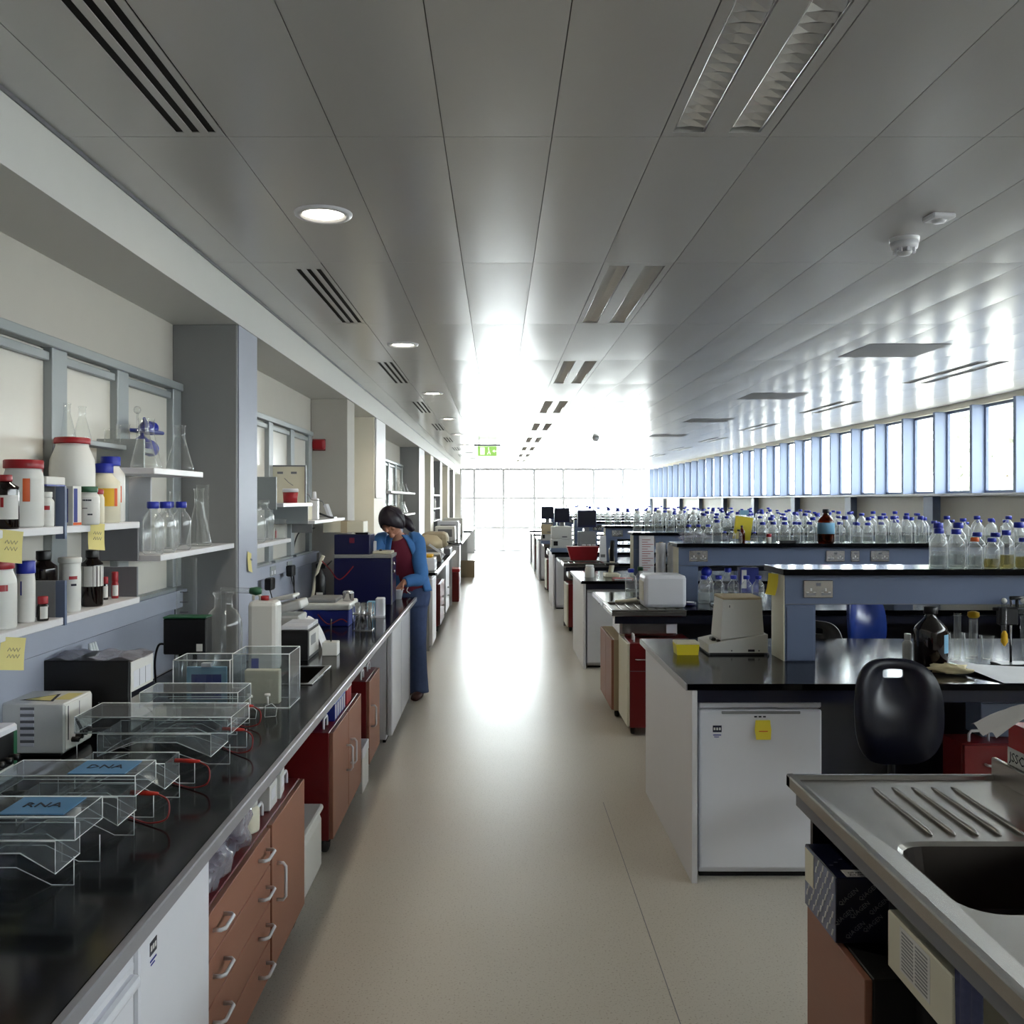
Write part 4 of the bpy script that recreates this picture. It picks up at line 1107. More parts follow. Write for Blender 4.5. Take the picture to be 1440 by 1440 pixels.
obj('base', M().box(-.06, .06, -.06, .06, 0, .015, None, .004), 'blackp', t); obj('rod', M().tube([(0, 0, .015), (0, 0, .42)], .007), 'chrome', t)
obj('clamp', M().box(-.03, .05, -.02, .02, .30, .34, None, .006).tube([(.05, 0, .32), (.09, 0, .36)], .006), 'blackp', t)
obj('motor', M().lathe([(.03, .06), (.045, .08), (.045, .24), (.02, .28), (.012, .36)], n=12), 'blackp', t)
obj('hose', M().tube(spline([(-.08, -.02, .01), (-.05, -.03, .10), (-.03, -.02, .22), (.0, -.02, .33), (.03, -.02, .40)]), .013, 8), 'polyc', t)
obj('label', M().box(-.02, .03, -.05, -.046, .10, .12), 'label', t)
obj('red_wire', M().tube(spline([(.02, -.03, .36), (.08, -.04, .30), (.16, -.05, .22), (.26, -.03, .32)]), .004, 5), 'cabler', t)
for i, (x, y, z, lb) in enumerate(((-1.53, 6.10, 1.15, 'black plug adapter in the trunking, nearer of two'), (-1.53, 6.72, 1.19, 'black plug adapter in the trunking behind the blue box'))):
    t = thing('plug_adapter', lb, 'adapter', (x, y, z))
    obj('body', M().box(-.015, .035, -.05, .05, -.03, .05, None, .008), 'blackp', t)
    obj('cable', M().tube(spline([(.01, 0, -.03), (.03, .01, -.12), (.06, .0, -.24)]), .004, 5), 'cable', t)
plastic_jar('small white squat jar by the plug adapters', (-1.45, 6.2, BT), .04, .09, 'white')
plastic_jar('small black-capped jar behind the heating block', (-1.38, 5.6, BT), .035, .12, 'blackp')
t = thing('wall_cable', 'thin grey cable looping up the wall to the carton', 'cable', (XL + .02, 7.0, 1.0))
obj('cable', M().tube(spline([(.0, .1, .0), (.02, .0, .10), (.0, .05, .30), (.04, .1, .47), (.14, .2, .50)]), .006, 5), 'cable', t)
t = thing('white_tub', 'white plastic tub the person is working over', 'tub', (-.845, 7.64, BT))
lathe_obj('tub_body', [(0, .002), (.042, 0), (.056, .075), (.064, .078), (.062, .082)], 'white', t, 20, False)
obj('contents', M().lathe([(0, .06), (.05, .062)], n=16, top=False), 'paper', t)

# far left benches: instruments and glassware
t = thing('ice_tray', 'white tray of yellow tubes at the near end of the second left bench', 'tray', (-.85, 10.6, BT + .001))
obj('tray', M().box(-.14, .12, 0, .35, 0, .15, None, .012), 'white', t); obj('tubes', M().box(-.11, .09, .03, .3, .151, .185, None, .02), 'labely', t)
q = M(); q.T = at(.0, .36, .12) @ rot('X', -20); q.box(-.15, .16, 0, .3, .05, .08, None, .006)
obj('lid', q, 'poly', t)
t = thing('balance', 'grey instrument with a domed hood on the second left bench', 'instrument', (-.98, 12.4, BT + .001))
obj('base', M().box(-.2, .22, 0, .5, 0, .16, None, .03), 'grey', t); obj('hood', M().lathe([(.22, .161), (.21, .26), (.14, .33), (.0, .35)], 0, .25, 16), 'beiged', t)
q = M(); q.T = at(.14, .02, .14) @ rot('Y', 35); q.box(-.12, .14, -.06, -.03, 0, .03)
obj('arm', q, 'white', t); obj('display', M().box(-.1, .1, -.02, -.001, .03, .12), 'greyd', t)
t = thing('printer', 'beige hooded machine with dark base at the end of the second left bench', 'machine', (-.95, 13.6, BT + .001))
obj('base', M().box(-.22, .24, 0, .6, 0, .1, None, .01), 'greyd', t); obj('hood', M().box(-.2, .2, .02, .55, .101, .34, None, .08), 'beiged', t); obj('lever', M().tube([(.2, .0, .2), (.33, -.05, .16), (.40, -.06, .16)], .012), 'greyd', t)
t = thing('paper_stack', 'untidy pale papers on the second left bench', 'papers', (-1.15, 11.4, BT))
for q in range(4):
    pm = M(); pm.T = at(.0, .05 * q, .001 + .012 * q) @ rot('Z', 12 * q); pm.box(-.15, .15, -.1, .12, 0, .01)
    obj('sheet', pm, 'paper', t)
for i, (y, w_, h_, ky) in enumerate(((18.2, .4, .3, 'beige'), (19.2, .45, .38, 'white'), (20.4, .4, .3, 'grey'), (21.5, .45, .4, 'beige'))):
    t = thing('bench_instrument', f'pale box instrument on the third left bench, {ordn[i]} from the front', 'instrument', (-1.05, y, BT))
    obj('case', M().box(-w_ / 2, w_ / 2, 0, .4, 0, h_, None, .02), ky, t); obj('panel', M().box(-w_ * .35, w_ * .35, -.006, -.0005, h_ * .3, h_ * .8), 'greyd', t)
FG = 'glassware on the far left shelves'
for z, tier in ((1.52, 'lower'), (1.83, 'upper')):
    for q in range(7):
        y = 11.4 + .42 * q + random.uniform(-.05, .05)
        lb = f'clear flask, {nth(q)} along the {tier} glassware shelf beyond the person'
        if q == 0 and z == 1.52: fb = flask(lb, (-1.42, y, z), .06, .2, FG)
        else: dup(fb, (-1.42 + random.uniform(-.04, .04), y, z), q, lb, sc=(random.uniform(.8, 1.2),) * 2 + (random.uniform(.7, 1.2),))
t = thing('green_folder', 'green box file on the farthest left wall shelf', 'box file', (-1.42, 18.55, 1.55))
obj('cover', M().box(-.1, .1, 0, .08, 0, .26, None, .004), 'greencap', t); obj('spine_label', M().box(-.03, .03, -.003, -.0005, .1, .2), 'label', t)
for i in range(5):
    y, z = (18.8, 1.30) if i == 0 else (18.8 + .3 * i, (1.30, 1.55, 1.83)[i % 3])
    plastic_jar(f'pale jar on the farthest left wall shelf, {ordn[i]} along', (-1.42, y, z), .07, .2, ('white', 'blackp', 'bluecap', 'greencap', 'white')[i])

# ------------------------------------------------------------------ right hand: island benches
BY = [4.10, 6.84, 9.30, 11.85, 14.35, 16.9, 19.4, 21.95, 24.5]
XB = .85
BD = 1.34
ST = 1.37            # top of the raised shelf
bn = ['nearest', 'second', 'third', 'fourth', 'fifth', 'sixth', 'seventh', 'eighth', 'ninth']
def island(i, y0):
    sink = i in (1, 3, 5)
    t = thing('island_bench', f'black topped island bench, {bn[i]} from the front' + (', with steel sink end' if sink else ''), 'bench', (XB, y0, 0))
    L = XR - .25 - XB
    x0 = .0
    if sink:
        obj('worktop', M().box(.56, L, 0, BD, BT - .03, BT, None, .002).box(.02, .5599, .55, BD, BT - .03, BT), 'black', t)
        s = M().box(.0, .5595, -.01, .549, BT - .045, BT - .014, None, .003)
        for q in ((0, .5595, -.01, .02), (0, .5595, .52, .549), (0, .03, .021, .519), (.53, .5595, .021, .519)): s.box(q[0], q[1], q[2], q[3], BT - .0139, BT + .004, None, .004)
        for q in range(6): s.box(.09 + q * .07, .10 + q * .07, .05, .48, BT - .0139, BT - .004, None, .003)
        obj('steel_drainer', s, 'steel', t)
        obj('edge_strip', M().box(-.004, .0195, .5495, BD, BT - .034, BT), 'trim', t)
        obj('apron', M().box(.03, L - .01, .03, .05, BT - .105, BT - .046), 'navy', t)
        obj('sink_tub', M().box(.07, .50, .06, .50, BT - .205, BT - .046, None, .02), 'steel', t)
        obj('plumbing_box', M().box(.42, .50, .052, .058, BT - .18, BT - .11, None, .002), 'white', t)
    else:
        obj('worktop', M().box(.0, L, 0, BD, BT - .03, BT, None, .002), 'black', t)
        obj('edge_strip', M().box(-.006, -.0002, .0, BD, BT - .031, BT - .001), 'trim', t)
        obj('end_panel', M().box(.02, .045, .0, BD - .06, 0, BT - .031, 'whitem', .002), 'whitem', t)
        obj('apron', M().box(.046, L - .01, .01, .03, BT - .085, BT - .031), 'navy', t)
    obj('knee_panel', M().box(.62 if i == 1 else .05, L - .01, .64, .66, .0, BT - .031), 'navy' if i < 2 else 'greyd', t)
    obj('far_apron', M().box(.05, L - .01, BD - .05, BD - .03, BT - .1, BT - .031), 'navy', t)
    return t
def raised_shelf(i, y0):
    x0 = 1.46; x1 = XR - .3; ya = y0 + .57; yb = y0 + .78
    t = thing('raised_shelf', f'blue grey raised shelf on posts along the {bn[i]} island bench', 'shelf', (x0, ya, BT))
    L = x1 - x0; D = yb - ya
    zb, zt = ST - .185 - BT, ST - .031 - BT
    obj('beam', M().box(.006, L, 0, D, zb, zt, None, .002), 'spine', t)
    obj('shelf_board', M().box(-.018, L, -.055, D + .075, zt + .0005, ST - BT, None, .002), 'black', t)
    obj('end_panel', M().box(.0, .0055, .002, D - .002, .001, zt), 'polyc', t)  # cream puts the light on the aisle side into the colour
    for k, px in enumerate((.006, 1.75, L - .16)):
        obj('post', M().box(px, px + .158, .004, D - .004, .001, zb - .001, None, .002).box(px + .01, px + .148, -.001, .004, .01, zb - .012, None, .001), 'spine', t)
    obj('joint_line', M().box(.006, L, -.0012, -.0002, zb + .002, zb + .0045), 'greyd', t)
    for sx, wd in ([(.10, .15), (1.30, .15)] if i == 0 else [(.09, .15), (1.20, .15), (1.40, .07), (1.56, .15)]):
        s = M().box(sx, sx + wd, -.009, -.0003, zb + .035, zb + .125, None, .003)
        sk = obj('socket', s, 'steel', t)
        g = M()
        nn = 2 if wd > .1 else 1
        for q in range(nn):
            cx = sx + wd * (q + .5) / nn
            g.box(cx - .022, cx + .022, -.0108, -.0092, zb + .048, zb + .060, 'grey').box(cx - .004, cx + .004, -.0108, -.0092, zb + .07, zb + .084, 'label').box(cx - .024, cx - .012, -.0108, -.0092, zb + .062, zb + .066, 'label').box(cx + .012, cx + .024, -.0108, -.0092, zb + .062, zb + .066, 'label')
        g.box(sx + wd / 2 - .012, sx + wd / 2 + .012, -.0112, -.0092, zb + .095, zb + .112, 'greyd')
        obj('switch', g, 'label', sk)
    return t
for i, y0 in enumerate(BY):
    island(i, y0); raised_shelf(i, y0)

# under the islands, all fronts toward the camera (-y)
R90 = -PI / 2
fridge('white under-bench fridge with blue badge, at the aisle end of the nearest island', (XB + .062, BY[0] + .035, 0), R90, .555, .55, .805, 'lip', True)
m = M(); 
m.sheet(lambda u, v: ((u - .5) * .075 * (1 - .25 * abs(v - .5)), -.003 - .012 * (1 - v) ** 2, -.085 * (1 - v)), 4, 4, 'noteb')
t = solo('sticky_note', m, 'noteb', 'bright yellow note stuck on the white fridge door', 'note', (1.197, BY[0] + .033, .725), 0)
obj('handwriting', M().box(-.02, .02, -.0118, -.0108, -.05, -.046), 'orange', t)
cabinet('dark red low cabinet with top handles in the knee space of the nearest island', (2.15, BY[0] + .12, 0), R90, .55, .2, .06, .59, [('drawer', .003, .547, .40, .588, (.1, .5, .25, .5)), ('door', .003, .547, .065, .398)], 'red', 'red', True, (.10, .30))
t = thing('side_box', 'blue grey box standing on the dark red cabinet under the nearest island', 'box', (2.40, BY[0] + .3, .592))
obj('box_body', M().box(-.10, .14, -.05, .10, 0, .16, None, .004), 'blueg', t); obj('lid', M().box(-.102, .142, -.052, .102, .161, .18, None, .003), 'blueg', t)
# second island: steel sink end over two cabinets
cabinet('dark red drawer pedestal on castors before the second island bench', (.943, 7.14, 0), PI, .48, .5, .06, .675, [('door', .003, .477, .065, .673)], 'polyc', 'red', True, (.36,), name='drawer_pedestal')  # cream door paints the aisle light onto the red unit's front
o = [c for c in bpy.data.objects if c.name.startswith('drawer_pedestal')][0]
obj('side_drawer_line', M().box(-.5, -.021, .4802, .4812, .47, .474), 'greyd', o); obj('side_handle', u_handle((-.16, .481, .56), (-.06, .481, .56), (0, .025, 0), .006), 'chrome', o)
cabinet('tan door cabinet on castors below the second island sink', (.895, 7.98, 0), PI, .78, .5, .06, .62, [('door', .003, .388, .065, .618), ('door', .392, .777, .065, .618)], 'brown', 'beiged')
for i, (lb, ky) in {2: ('pale grey under-bench fridge below the third island bench', 'whitem'), 4: ('pale under-bench fridge below the fifth island bench', 'whitem'), 6: ('pale under-bench fridge below the seventh island bench', 'whitem')}.items():
    fridge(lb, (XB + .062, BY[i] + .04, 0), R90, .56, .55, .805, 'lip', False, ky)
for i, (lb, fk, bk) in {3: ('dark red pedestal at the aisle end of the fourth island', 'polyc', 'red'), 5: ('dark red pedestal at the aisle end of the sixth island', 'polyc', 'red'), 7: ('red pedestal at the aisle end of the eighth island', 'red', 'red')}.items():  # cream doors here also carry painted aisle light
    cabinet(lb, (.90, BY[i] + .62, 0), PI, .55, .5, .06, .62, [('door', .003, .547, .065, .618)], fk, bk, name='drawer_pedestal')
    obj('side_cover', M().box(.0, .4, .0, .5, 0, .001), bk) if False else None
for i, (x, w_) in enumerate(((1.62, .9), (2.9, .9), (1.7, .9))):
    cabinet(f'grey door cabinet under the third island bench, {ordn[i]}' if i < 2 else 'grey door cabinet under the fifth island bench', (x, (BY[2] if i < 2 else BY[4]) + .06, 0), R90, w_, .5, .06, .80, [('door', .003, .447, .065, .798, (.39, .55, .39, .68)), ('door', .453, .897, .065, .798, (.51, .55, .51, .68))], 'whitem', 'grey')

# ------------------------------------------------------------------ steel sink unit, lower right
t = thing('sink_unit', 'stainless steel sink and drainer unit at lower right', 'sink', (.87, .3, 0))
fx = lambda x: x - .87
fy = lambda y: y - .3
sk = (.965, 1.40, 1.86, 2.235)
tz = BT
def rrect(x0, x1, y0, y1, r, n=5):
    out = []
    for cx, cy, a in ((x1 - r, y1 - r, 0), (x0 + r, y1 - r, 90), (x0 + r, y0 + r, 180), (x1 - r, y0 + r, 270)):
        for i in range(n + 1):
            q = math.radians(a + 90 * i / n); out.append((cx + r * math.cos(q), cy + r * math.sin(q)))
    return out
m = M()
# top skin: ring between the outer rectangle and the bowl opening, dished slightly to the bowl
inner = rrect(fx(sk[0]), fx(sk[1]), fy(sk[2]), fy(sk[3]), .07)
lip = rrect(fx(sk[0]) - .012, fx(sk[1]) + .012, fy(sk[2]) - .012, fy(sk[3]) + .012, .082)
n = len(inner)
OX0, OX1, OY0, OY1 = .026, fx(1.482), .02, fy(2.756) - .022
outer = [(ox, oy) for ox, oy in ((OX1, OY1), (OX0, OY1), (OX0, OY0), (OX1, OY0)) for _ in range(n // 4)]
vs = [(x, y, tz - .010) for x, y in outer] + [(x, y, tz - .014) for x, y in lip] + [(x, y, tz - .022) for x, y in inner]
fs = []
for k in range(2):
    for i in range(n): fs.append((k * n + i, k * n + (i + 1) % n, (k + 1) * n + (i + 1) % n, (k + 1) * n + i))
m.add(vs, fs)
obj('drainer_top', m, 'steel', t)
# raised rolled rim
rimp = [(0, -.034), (0, -.004), (.003, 0), (.018, .001), (.022, -.002), (.028, -.010)]
m = M()
m.prism([(a, tz + b) for a, b in rimp] + [(.028, tz - .034)], 'y', .0, fy(2.756))
obj('front_rim', m, 'steel', t)
m = M()
m.prism([(fy(2.756) - a, tz + b) for a, b in rimp] + [(fy(2.756) - .028, tz - .034)], 'x', .0, fx(1.482))
obj('side_rim', m, 'steel', t)
m = M()
for q in range(5):
    x = 1.085 + q * .0575
    m.tube([(fx(x), fy(2.285), tz - .013), (fx(x - .004), fy(2.30), tz - .0085), (fx(x), fy(2.62), tz - .0075), (fx(x + .002), fy(2.655), tz - .011)], [.003, .006, .006, .003], 8)
obj('drainer_rib', m, 'steel', t)
m = M()
base = rrect(fx(sk[0]) + .02, fx(sk[1]) - .02, fy(sk[2]) + .02, fy(sk[3]) - .02, .06)
vs = [(x, y, tz - .022) for x, y in inner] + [(x, y, tz - .165) for x, y in base]
m.add(vs, [(i, n + i, n + (i + 1) % n, (i + 1) % n) for i in range(n)] + [tuple(range(n, 2 * n))], None, False)
obj('bowl', m, 'bowl', t)
obj('drain', M().cyl(fx(1.2), fy(2.05), tz - .1645, tz - .162, .035), 'chrome', t)
obj('upstand', M().box(fx(1.483), fx(1.50), .0, fy(2.75), tz - .03, tz + .052, None, .003), 'steel', t)
obj('apron', M().box(.022, .040, .02, fy(2.735), tz - .088, tz - .0345), 'greyd', t)
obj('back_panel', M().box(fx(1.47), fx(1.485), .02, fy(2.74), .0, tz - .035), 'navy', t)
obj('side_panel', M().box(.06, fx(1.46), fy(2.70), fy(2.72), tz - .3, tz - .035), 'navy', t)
cabinet('brown drawer cabinet below the steel sink, at lower right', (.892, 2.64, 0), PI, .42, .5, .0, .556, [('door', .002, .418, .004, .554)], 'brown', 'castor', False)
t = thing('kit_carton', 'navy and grey patterned kit carton under the steel sink rim', 'carton', (.886, 2.395, .558))
obj('carton_body', M().box(0, .14, 0, .24, 0, .172, None, .002), 'kit', t)
sd = M().box(-.0012, -.0003, .002, .238, .002, .170, 'kitg')
for r in range(7):
    for c in range(6):
        y = .02 + c * .036 + (r % 2) * .016; z = .012 + r * .023
        if y < .23 and not (y > .155 and z > .07):
            sd.prism([(y, z), (y + .0062, z), (y - .001, z + .018), (y - .0072, z + .018)], 'x', -.0035, -.0012, 'label')
obj('aisle_side', sd, 'kitg', t, 'grey blue side with rows of pale dashes')
obj('paper_label', M().box(-.003, -.0018, .165, .232, .072, .165), 'polyc', t)
tx = M()
for (x, z, s_) in ((.032, .122, .017), (.085, .135, .017), (.020, .070, .017), (.062, .088, .017), (.112, .098, .017), (.05, .035, .017), (.096, .052, .017)):
    tx.text('QIAGEN', s_, at(x, -.0008, z) @ rot('X', 90) @ rot('Z', 40), 'grey', .0003)
obj('front_print', tx, 'label', t, 'repeated white brand lettering on the front')
ft = M().box(.03, .085, .005, .05, .1722, .1730, 'label')
for q in range(4): ft.text('KIT', .012, at(.05 + .02 * (q % 2), .015 + .014 * (q // 2), .1735), 'ink', .0002)
for q in range(6): ft.box(.012 + .02 * q, .022 + .02 * q, .08 + .02 * (q % 3), .085 + .02 * (q % 3), .1722, .1728, 'kitg')
obj('top_print', ft, 'label', t)
t = thing('cardboard_box', 'beige box with a printed label sheet under the sink bowl', 'box', (.955, 1.92, .13))
obj('box_body', M().box(0, .40, 0, .32, .45, .588, None, .003), 'polyc', t)
lb_ = M().box(-.0012, -.0003, .10, .25, .475, .580, 'label')
for r in range(11):
    for c in (.11, .18): lb_.box(-.0018, -.0013, c, c + .06, .482 + r * .0085, .486 + r * .0085, 'grey')
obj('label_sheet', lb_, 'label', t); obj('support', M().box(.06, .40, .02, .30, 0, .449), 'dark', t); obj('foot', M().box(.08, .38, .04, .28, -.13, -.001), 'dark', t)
m = M()
m.sheet(lambda u, v: (.006 * math.sin(14 * u + 2 * v), u * .10, .76 * v + .0), 14, 8)
t = solo('towel', m, 'towel', 'blue grey towel hanging below the sink rim at the frame bottom', 'towel', (.95, 1.80, .05))
t = thing('tissue_box', 'red tissue box with white tissue and black lettering, behind the sink upstand', 'tissue box', (1.512, 2.44, .80))
obj('box_body', M().box(0, .22, 0, .27, .0, .262, None, .003), 'redbox', t)
obj('white_band', M().box(-.0012, -.0003, .0, .27, .135, .190, 'label'), 'label', t)
tx = M(); tx.text('JSSC', .040, at(-.0016, .222, .163) @ rot('Z', -90) @ rot('X', 90), 'ink', .0003); tx.text('×', .04, at(-.0016, .160, .163) @ rot('Z', -90) @ rot('X', 90), 'ink', .0003)
obj('lettering', tx, 'ink', t)
m = M()
m.sheet(lambda u, v: (-.10 + .27 * u, .10 + .14 * v + .05 * (1 - u), .245 + .075 * math.sin(2.6 * u) + .012 * math.sin(9 * v + 4 * u)), 12, 8)
obj('tissue', m, 'paper', t)
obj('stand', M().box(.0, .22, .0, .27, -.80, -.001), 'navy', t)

# ------------------------------------------------------------------ things on the nearest island
t = thing('pipette_tip_box', 'yellow tip box with pale lid on the nearest island bench', 'box', (1.01, 4.86, BT))
obj('box_body', M().prism([(-.056, 0), (.056, 0), (.062, .055), (-.062, .055)], 'y', 0, .10), 'yellow', t); obj('lid', M().box(-.063, .063, -.002, .102, .0555, .068, None, .004), 'polyc', t)
t = thing('spectrophotometer', 'cream and grey tower instrument with sloping base beside the shelf post', 'instrument', (1.12, 4.86, BT))
obj('base', M().prism([(0, .012), (.315, .012), (.315, .11), (.09, .075), (.0, .055)], 'y', 0, .26), 'beige', t)
obj('foot', M().box(.01, .30, .01, .25, 0, .0115), 'blackp', t)
tw = M()
tw.add([(.07, .02, .078), (.30, .02, .108), (.30, .24, .108), (.07, .24, .078), (.085, .03, .29), (.29, .03, .29), (.29, .23, .29), (.085, .23, .29)], [(0, 1, 5, 4), (1, 2, 6, 5), (2, 3, 7, 6), (3, 0, 4, 7), (4, 5, 6, 7), (3, 2, 1, 0)])
obj('tower', tw, 'beige', t); obj('lid', M().box(.083, .292, .028, .232, .2905, .305, None, .005), 'beiged', t)
obj('label', M().box(.11, .14, .0235, .0255, .245, .265, 'label').box(.116, .120, .0225, .0235, .250, .262, 'ink'), 'label', t)
obj('switch', M().box(.21, .245, -.0015, -.0003, .018, .030, 'ink').box(.12, .126, -.0015, -.0003, .02, .027, 'ink').box(.265, .271, -.0015, -.0003, .02, .027, 'ink'), 'ink', t)
obj('knob', M().box(.03, .055, .06, .12, .066, .082, None, .004).box(.05, .07, .02, .05, .064, .078, None, .004), 'blackp', t)
obj('cable', M().tube(spline([(.315, .2, .04), (.328, .15, .02), (.325, .02, .006), (.30, -.05, .006)]), .004, 5), 'cable', t)
def winchester(label, loc, r, h, body='amber', group=None):
    t = thing('winchester_bottle', label, 'bottle', loc, 0, group)
    lathe_obj('bottle_body', [(0, .002), (r * .9, 0), (r, .012), (r, h * .60), (r * .93, h * .67), (r * .45, h * .80), (r * .34, h * .84), (r * .34, h * .90)], body, t, 22, False)
    lathe_obj('cap', [(r * .40, h * .885), (r * .42, h * .89), (r * .42, h - .004), (r * .38, h)], 'blackp', t)
    return t
t = winchester('big black brown solvent bottle on the nearest island bench', (2.13, 4.50, BT), .078, .30)
m = M(); m.sheet(lambda u, v: (.0785 * math.cos(-1.15 + .9 * u), .0785 * math.sin(-1.15 + .9 * u), .08 + .09 * v), 8, 1)
obj('label', m, 'bluelabel', t)
m = M(); m.sheet(lambda u, v: (.079 * math.cos(-.45 + .22 * u), .079 * math.sin(-.45 + .22 * u), .075 + .1 * v), 3, 1)
obj('red_label', m, 'redcap', t)
plastic_jar('slim white plastic bottle half hidden behind the black bottle', (2.07, 4.62, BT), .024, .15, 'poly', neck=.6, caph=.2)
for i, (x, y, r, h, tp) in enumerate(((2.376, 4.75, .036, .135, .7), (2.461, 4.77, .036, .13, .7), (2.540, 4.75, .034, .12, .75))):
    beaker(f'flared glass measure on the nearest island bench, {ordn[i]} right of the black bottle', (x, y, BT), r, h, None, tp)
beaker('tall narrow glass tube standing behind the flared measures', (2.435, 4.845, BT), .017, .225, name='glass_tube')
t = beaker('tall glass tube with yellow sponge top behind the flared measures', (2.52, 4.845, BT), .021, .20, name='glass_tube')
obj('sponge', M().lathe([(.022, .201), (.03, .21), (.028, .23), (.012, .236)], n=12), 'labely', t)
t = thing('burette_stand', 'black burette clamp stand with glass tubes on the nearest island bench', 'stand', (2.575, 4.56, BT))
obj('base', M().box(-.09, .09, -.05, .06, 0, .012, None, .004), 'blackp', t); obj('rod', M().tube([(0, .03, .012), (0, .03, .33)], .006), 'chrome', t)
obj('clamp', M().box(-.075, .02, -.01, .035, .20, .29, None, .008).box(-.02, .085, .0, .03, .25, .28, None, .006).tube([(-.10, .01, .28), (.12, .01, .28)], .009).tube([(.02, .01, .28), (.02, .01, .33)], .008).tube([(-.015, .01, .335), (.06, .01, .335)], .010), 'blackp', t)
for x, z in ((-.05, .05), (.045, .02), (.10, .06)):
    b = obj('burette', M().tube([(x, 0, z), (x, 0, z + .02), (x, 0, z + .04), (x, 0, .32)], [.004, .004, .013, .013], 10), 'acr', t)
    obj('tip', M().ball((x, 0, .322), .014, 8), 'poly', b)
obj('bulb', M().lathe([(.004, .10), (.016, .12), (.014, .16), (.006, .175)], -.06, -.02, 10), 'labely', t)
m = M()
m.sheet(lambda u, v: (u * .62 - .05 * v, -.008 + v * .40, .003 + .006 * (1 + math.sin(5 * u + 1.0)) * v + (.022 * v * math.exp(-((u - .05) / .12) ** 2))), 18, 8)
solo('bench_paper', m, 'paper', 'wide sheet of white bench paper at the front edge of nearest island', 'paper', (2.27, 4.11, BT))
m = crumple(18, .09, .045, .022, 9)
solo('latex_gloves', m, 'glove', 'crumpled cream gloves lying before the black bottle', 'gloves', (2.14, 4.33, BT + .002), -.4)
m = M(); m.sheet(lambda u, v: ((u - .5) * .09, -.004 - .02 * (1 - v) ** 2, -.11 * (1 - v)), 4, 4, 'noteb')
solo('sticky_note', m, 'noteb', 'yellow sticky note on the corner of the nearest raised shelf', 'note', (1.438, 4.76, ST - .033), -PI / 2 + .3)

# ------------------------------------------------------------------ things on the second island
t = thing('white_instrument', 'rounded white box instrument on the second island bench', 'instrument', (1.112, 6.93, BT + .0045))
obj('case', M().box(0, .32, 0, .27, 0, .25, None, .028), 'white', t)
obj('face', M().box(-.006, -.0005, .04, .23, .05, .2, None, .003), 'polyc', t)
t = thing('hand_scanner', 'long cream handpiece lying on the second island steel drainer', 'handpiece', (.93, 7.24, BT + .004))
obj('body', M().tube([(0, 0, .016), (.08, .0, .02), (.14, .0, .026), (.17, .0, .03)], [(.02, .012), (.028, .014), (.03, .018), (.026, .02)], 10), 'polyc', t)
obj('cable', M().tube(spline([(.17, 0, .03), (.2, .05, .02), (.2, .12, .006)]), .005, 5), 'polyc', t)
reagent_bottle('blue-capped clear bottle behind the rounded white instrument', (1.125, 7.72, BT), .050, .245, fill=.5)
reagent_bottle('green-capped clear bottle behind the rounded white instrument', (1.225, 7.86, BT), .045, .25, 'greencap', fill=.5)
LG = 'bottles on the second island worktop'
pl = None
for i, px in enumerate((1.648, 1.768, 1.890, 1.988, 2.086)):
    lb = f'blue-capped clear bottle under the second raised shelf, {ordn[i]} from the left'
    if pl is None: pl = reagent_bottle(lb, (px, 7.31, BT), .046, .22, fill=.62, group=LG)
    else: dup(pl, (px, 7.31 + .012 * (i % 3), BT), i, lb, LG)
reagent_bottle('tall clear bottle behind the row under the second raised shelf', (1.88, 7.47, BT), .05, .27, fill=.4)
t = thing('blue_carton', 'royal blue carton behind the bottles under the second raised shelf', 'box', (2.05, 7.5, BT))
obj('box_body', M().box(-.06, .09, 0, .08, 0, .27, None, .002), 'blueboxm', t); obj('print', M().box(-.05, -.01, -.002, -.0005, .1, .25), 'label', t)
t = thing('wash_bottle', 'round-shouldered wash bottle with blue hood under the second raised shelf', 'bottle', (1.71, 7.49, BT))
lathe_obj('bottle_body', [(.05, 0), (.056, .01), (.056, .15), (.03, .20), (.03, .21)], 'bott', t); obj('hood', M().ball((0, 0, .235), .045, 10), 'bluecap', t)
t = thing('tape_roll', 'small navy tape roll beside the rounded white instrument', 'tape', (1.50, 7.12, BT))
obj('ring', M().lathe([(.03, .0), (.045, .0), (.045, .03), (.03, .03), (.03, 0)], n=16), 'navybox', t); obj('core', M().lathe([(.025, .0005), (.0295, .0005), (.0295, .032), (.025, .032), (.025, .0005)], n=16), 'label', t)
t = thing('bench_tray', 'flat white tray lying before the bottles on the second island', 'tray', (1.78, 7.05, BT + .001))
obj('tray', M().box(-.12, .12, -.08, .1, 0, .02, None, .006), 'white', t); obj('tool', M().tube([(-.14, -.09, .024), (.0, .0, .03)], .008), 'blackp', t)

# ------------------------------------------------------------------ bottles on the raised shelves
def Sh(i): return BY[i] + .57
rows = 'reagent bottles on the nearest raised shelf'
Y1, Y2 = Sh(0) + .02, Sh(0) + .20
b0 = None
for i, (x, y, r, h, cap, lq) in enumerate(((2.262, Y1, .043, .205, 'bluecap', 'liq'), (2.357, Y1 + .012, .043, .200, 'bluecap', 'liq'), (2.440, Y1 - .012, .037, .158, 'orange', 'liq'), (2.525, Y1 - .015, .038, .156, 'bluecap', 'liqy'), (2.607, Y1, .038, .195, 'bluecap', 'liqy'), (2.69, Y1 - .01, .038, .156, 'bluecap', 'liqy'), (2.79, Y1, .042, .2, 'bluecap', 'liq'))):
    reagent_bottle(f'{"orange" if cap == "orange" else "blue"}-capped bottle, {nth(i)} from left in the nearest raised shelf front row', (x, y, ST), r, h, cap, .52 + .06 * (i % 3), lq, rows, n=22)
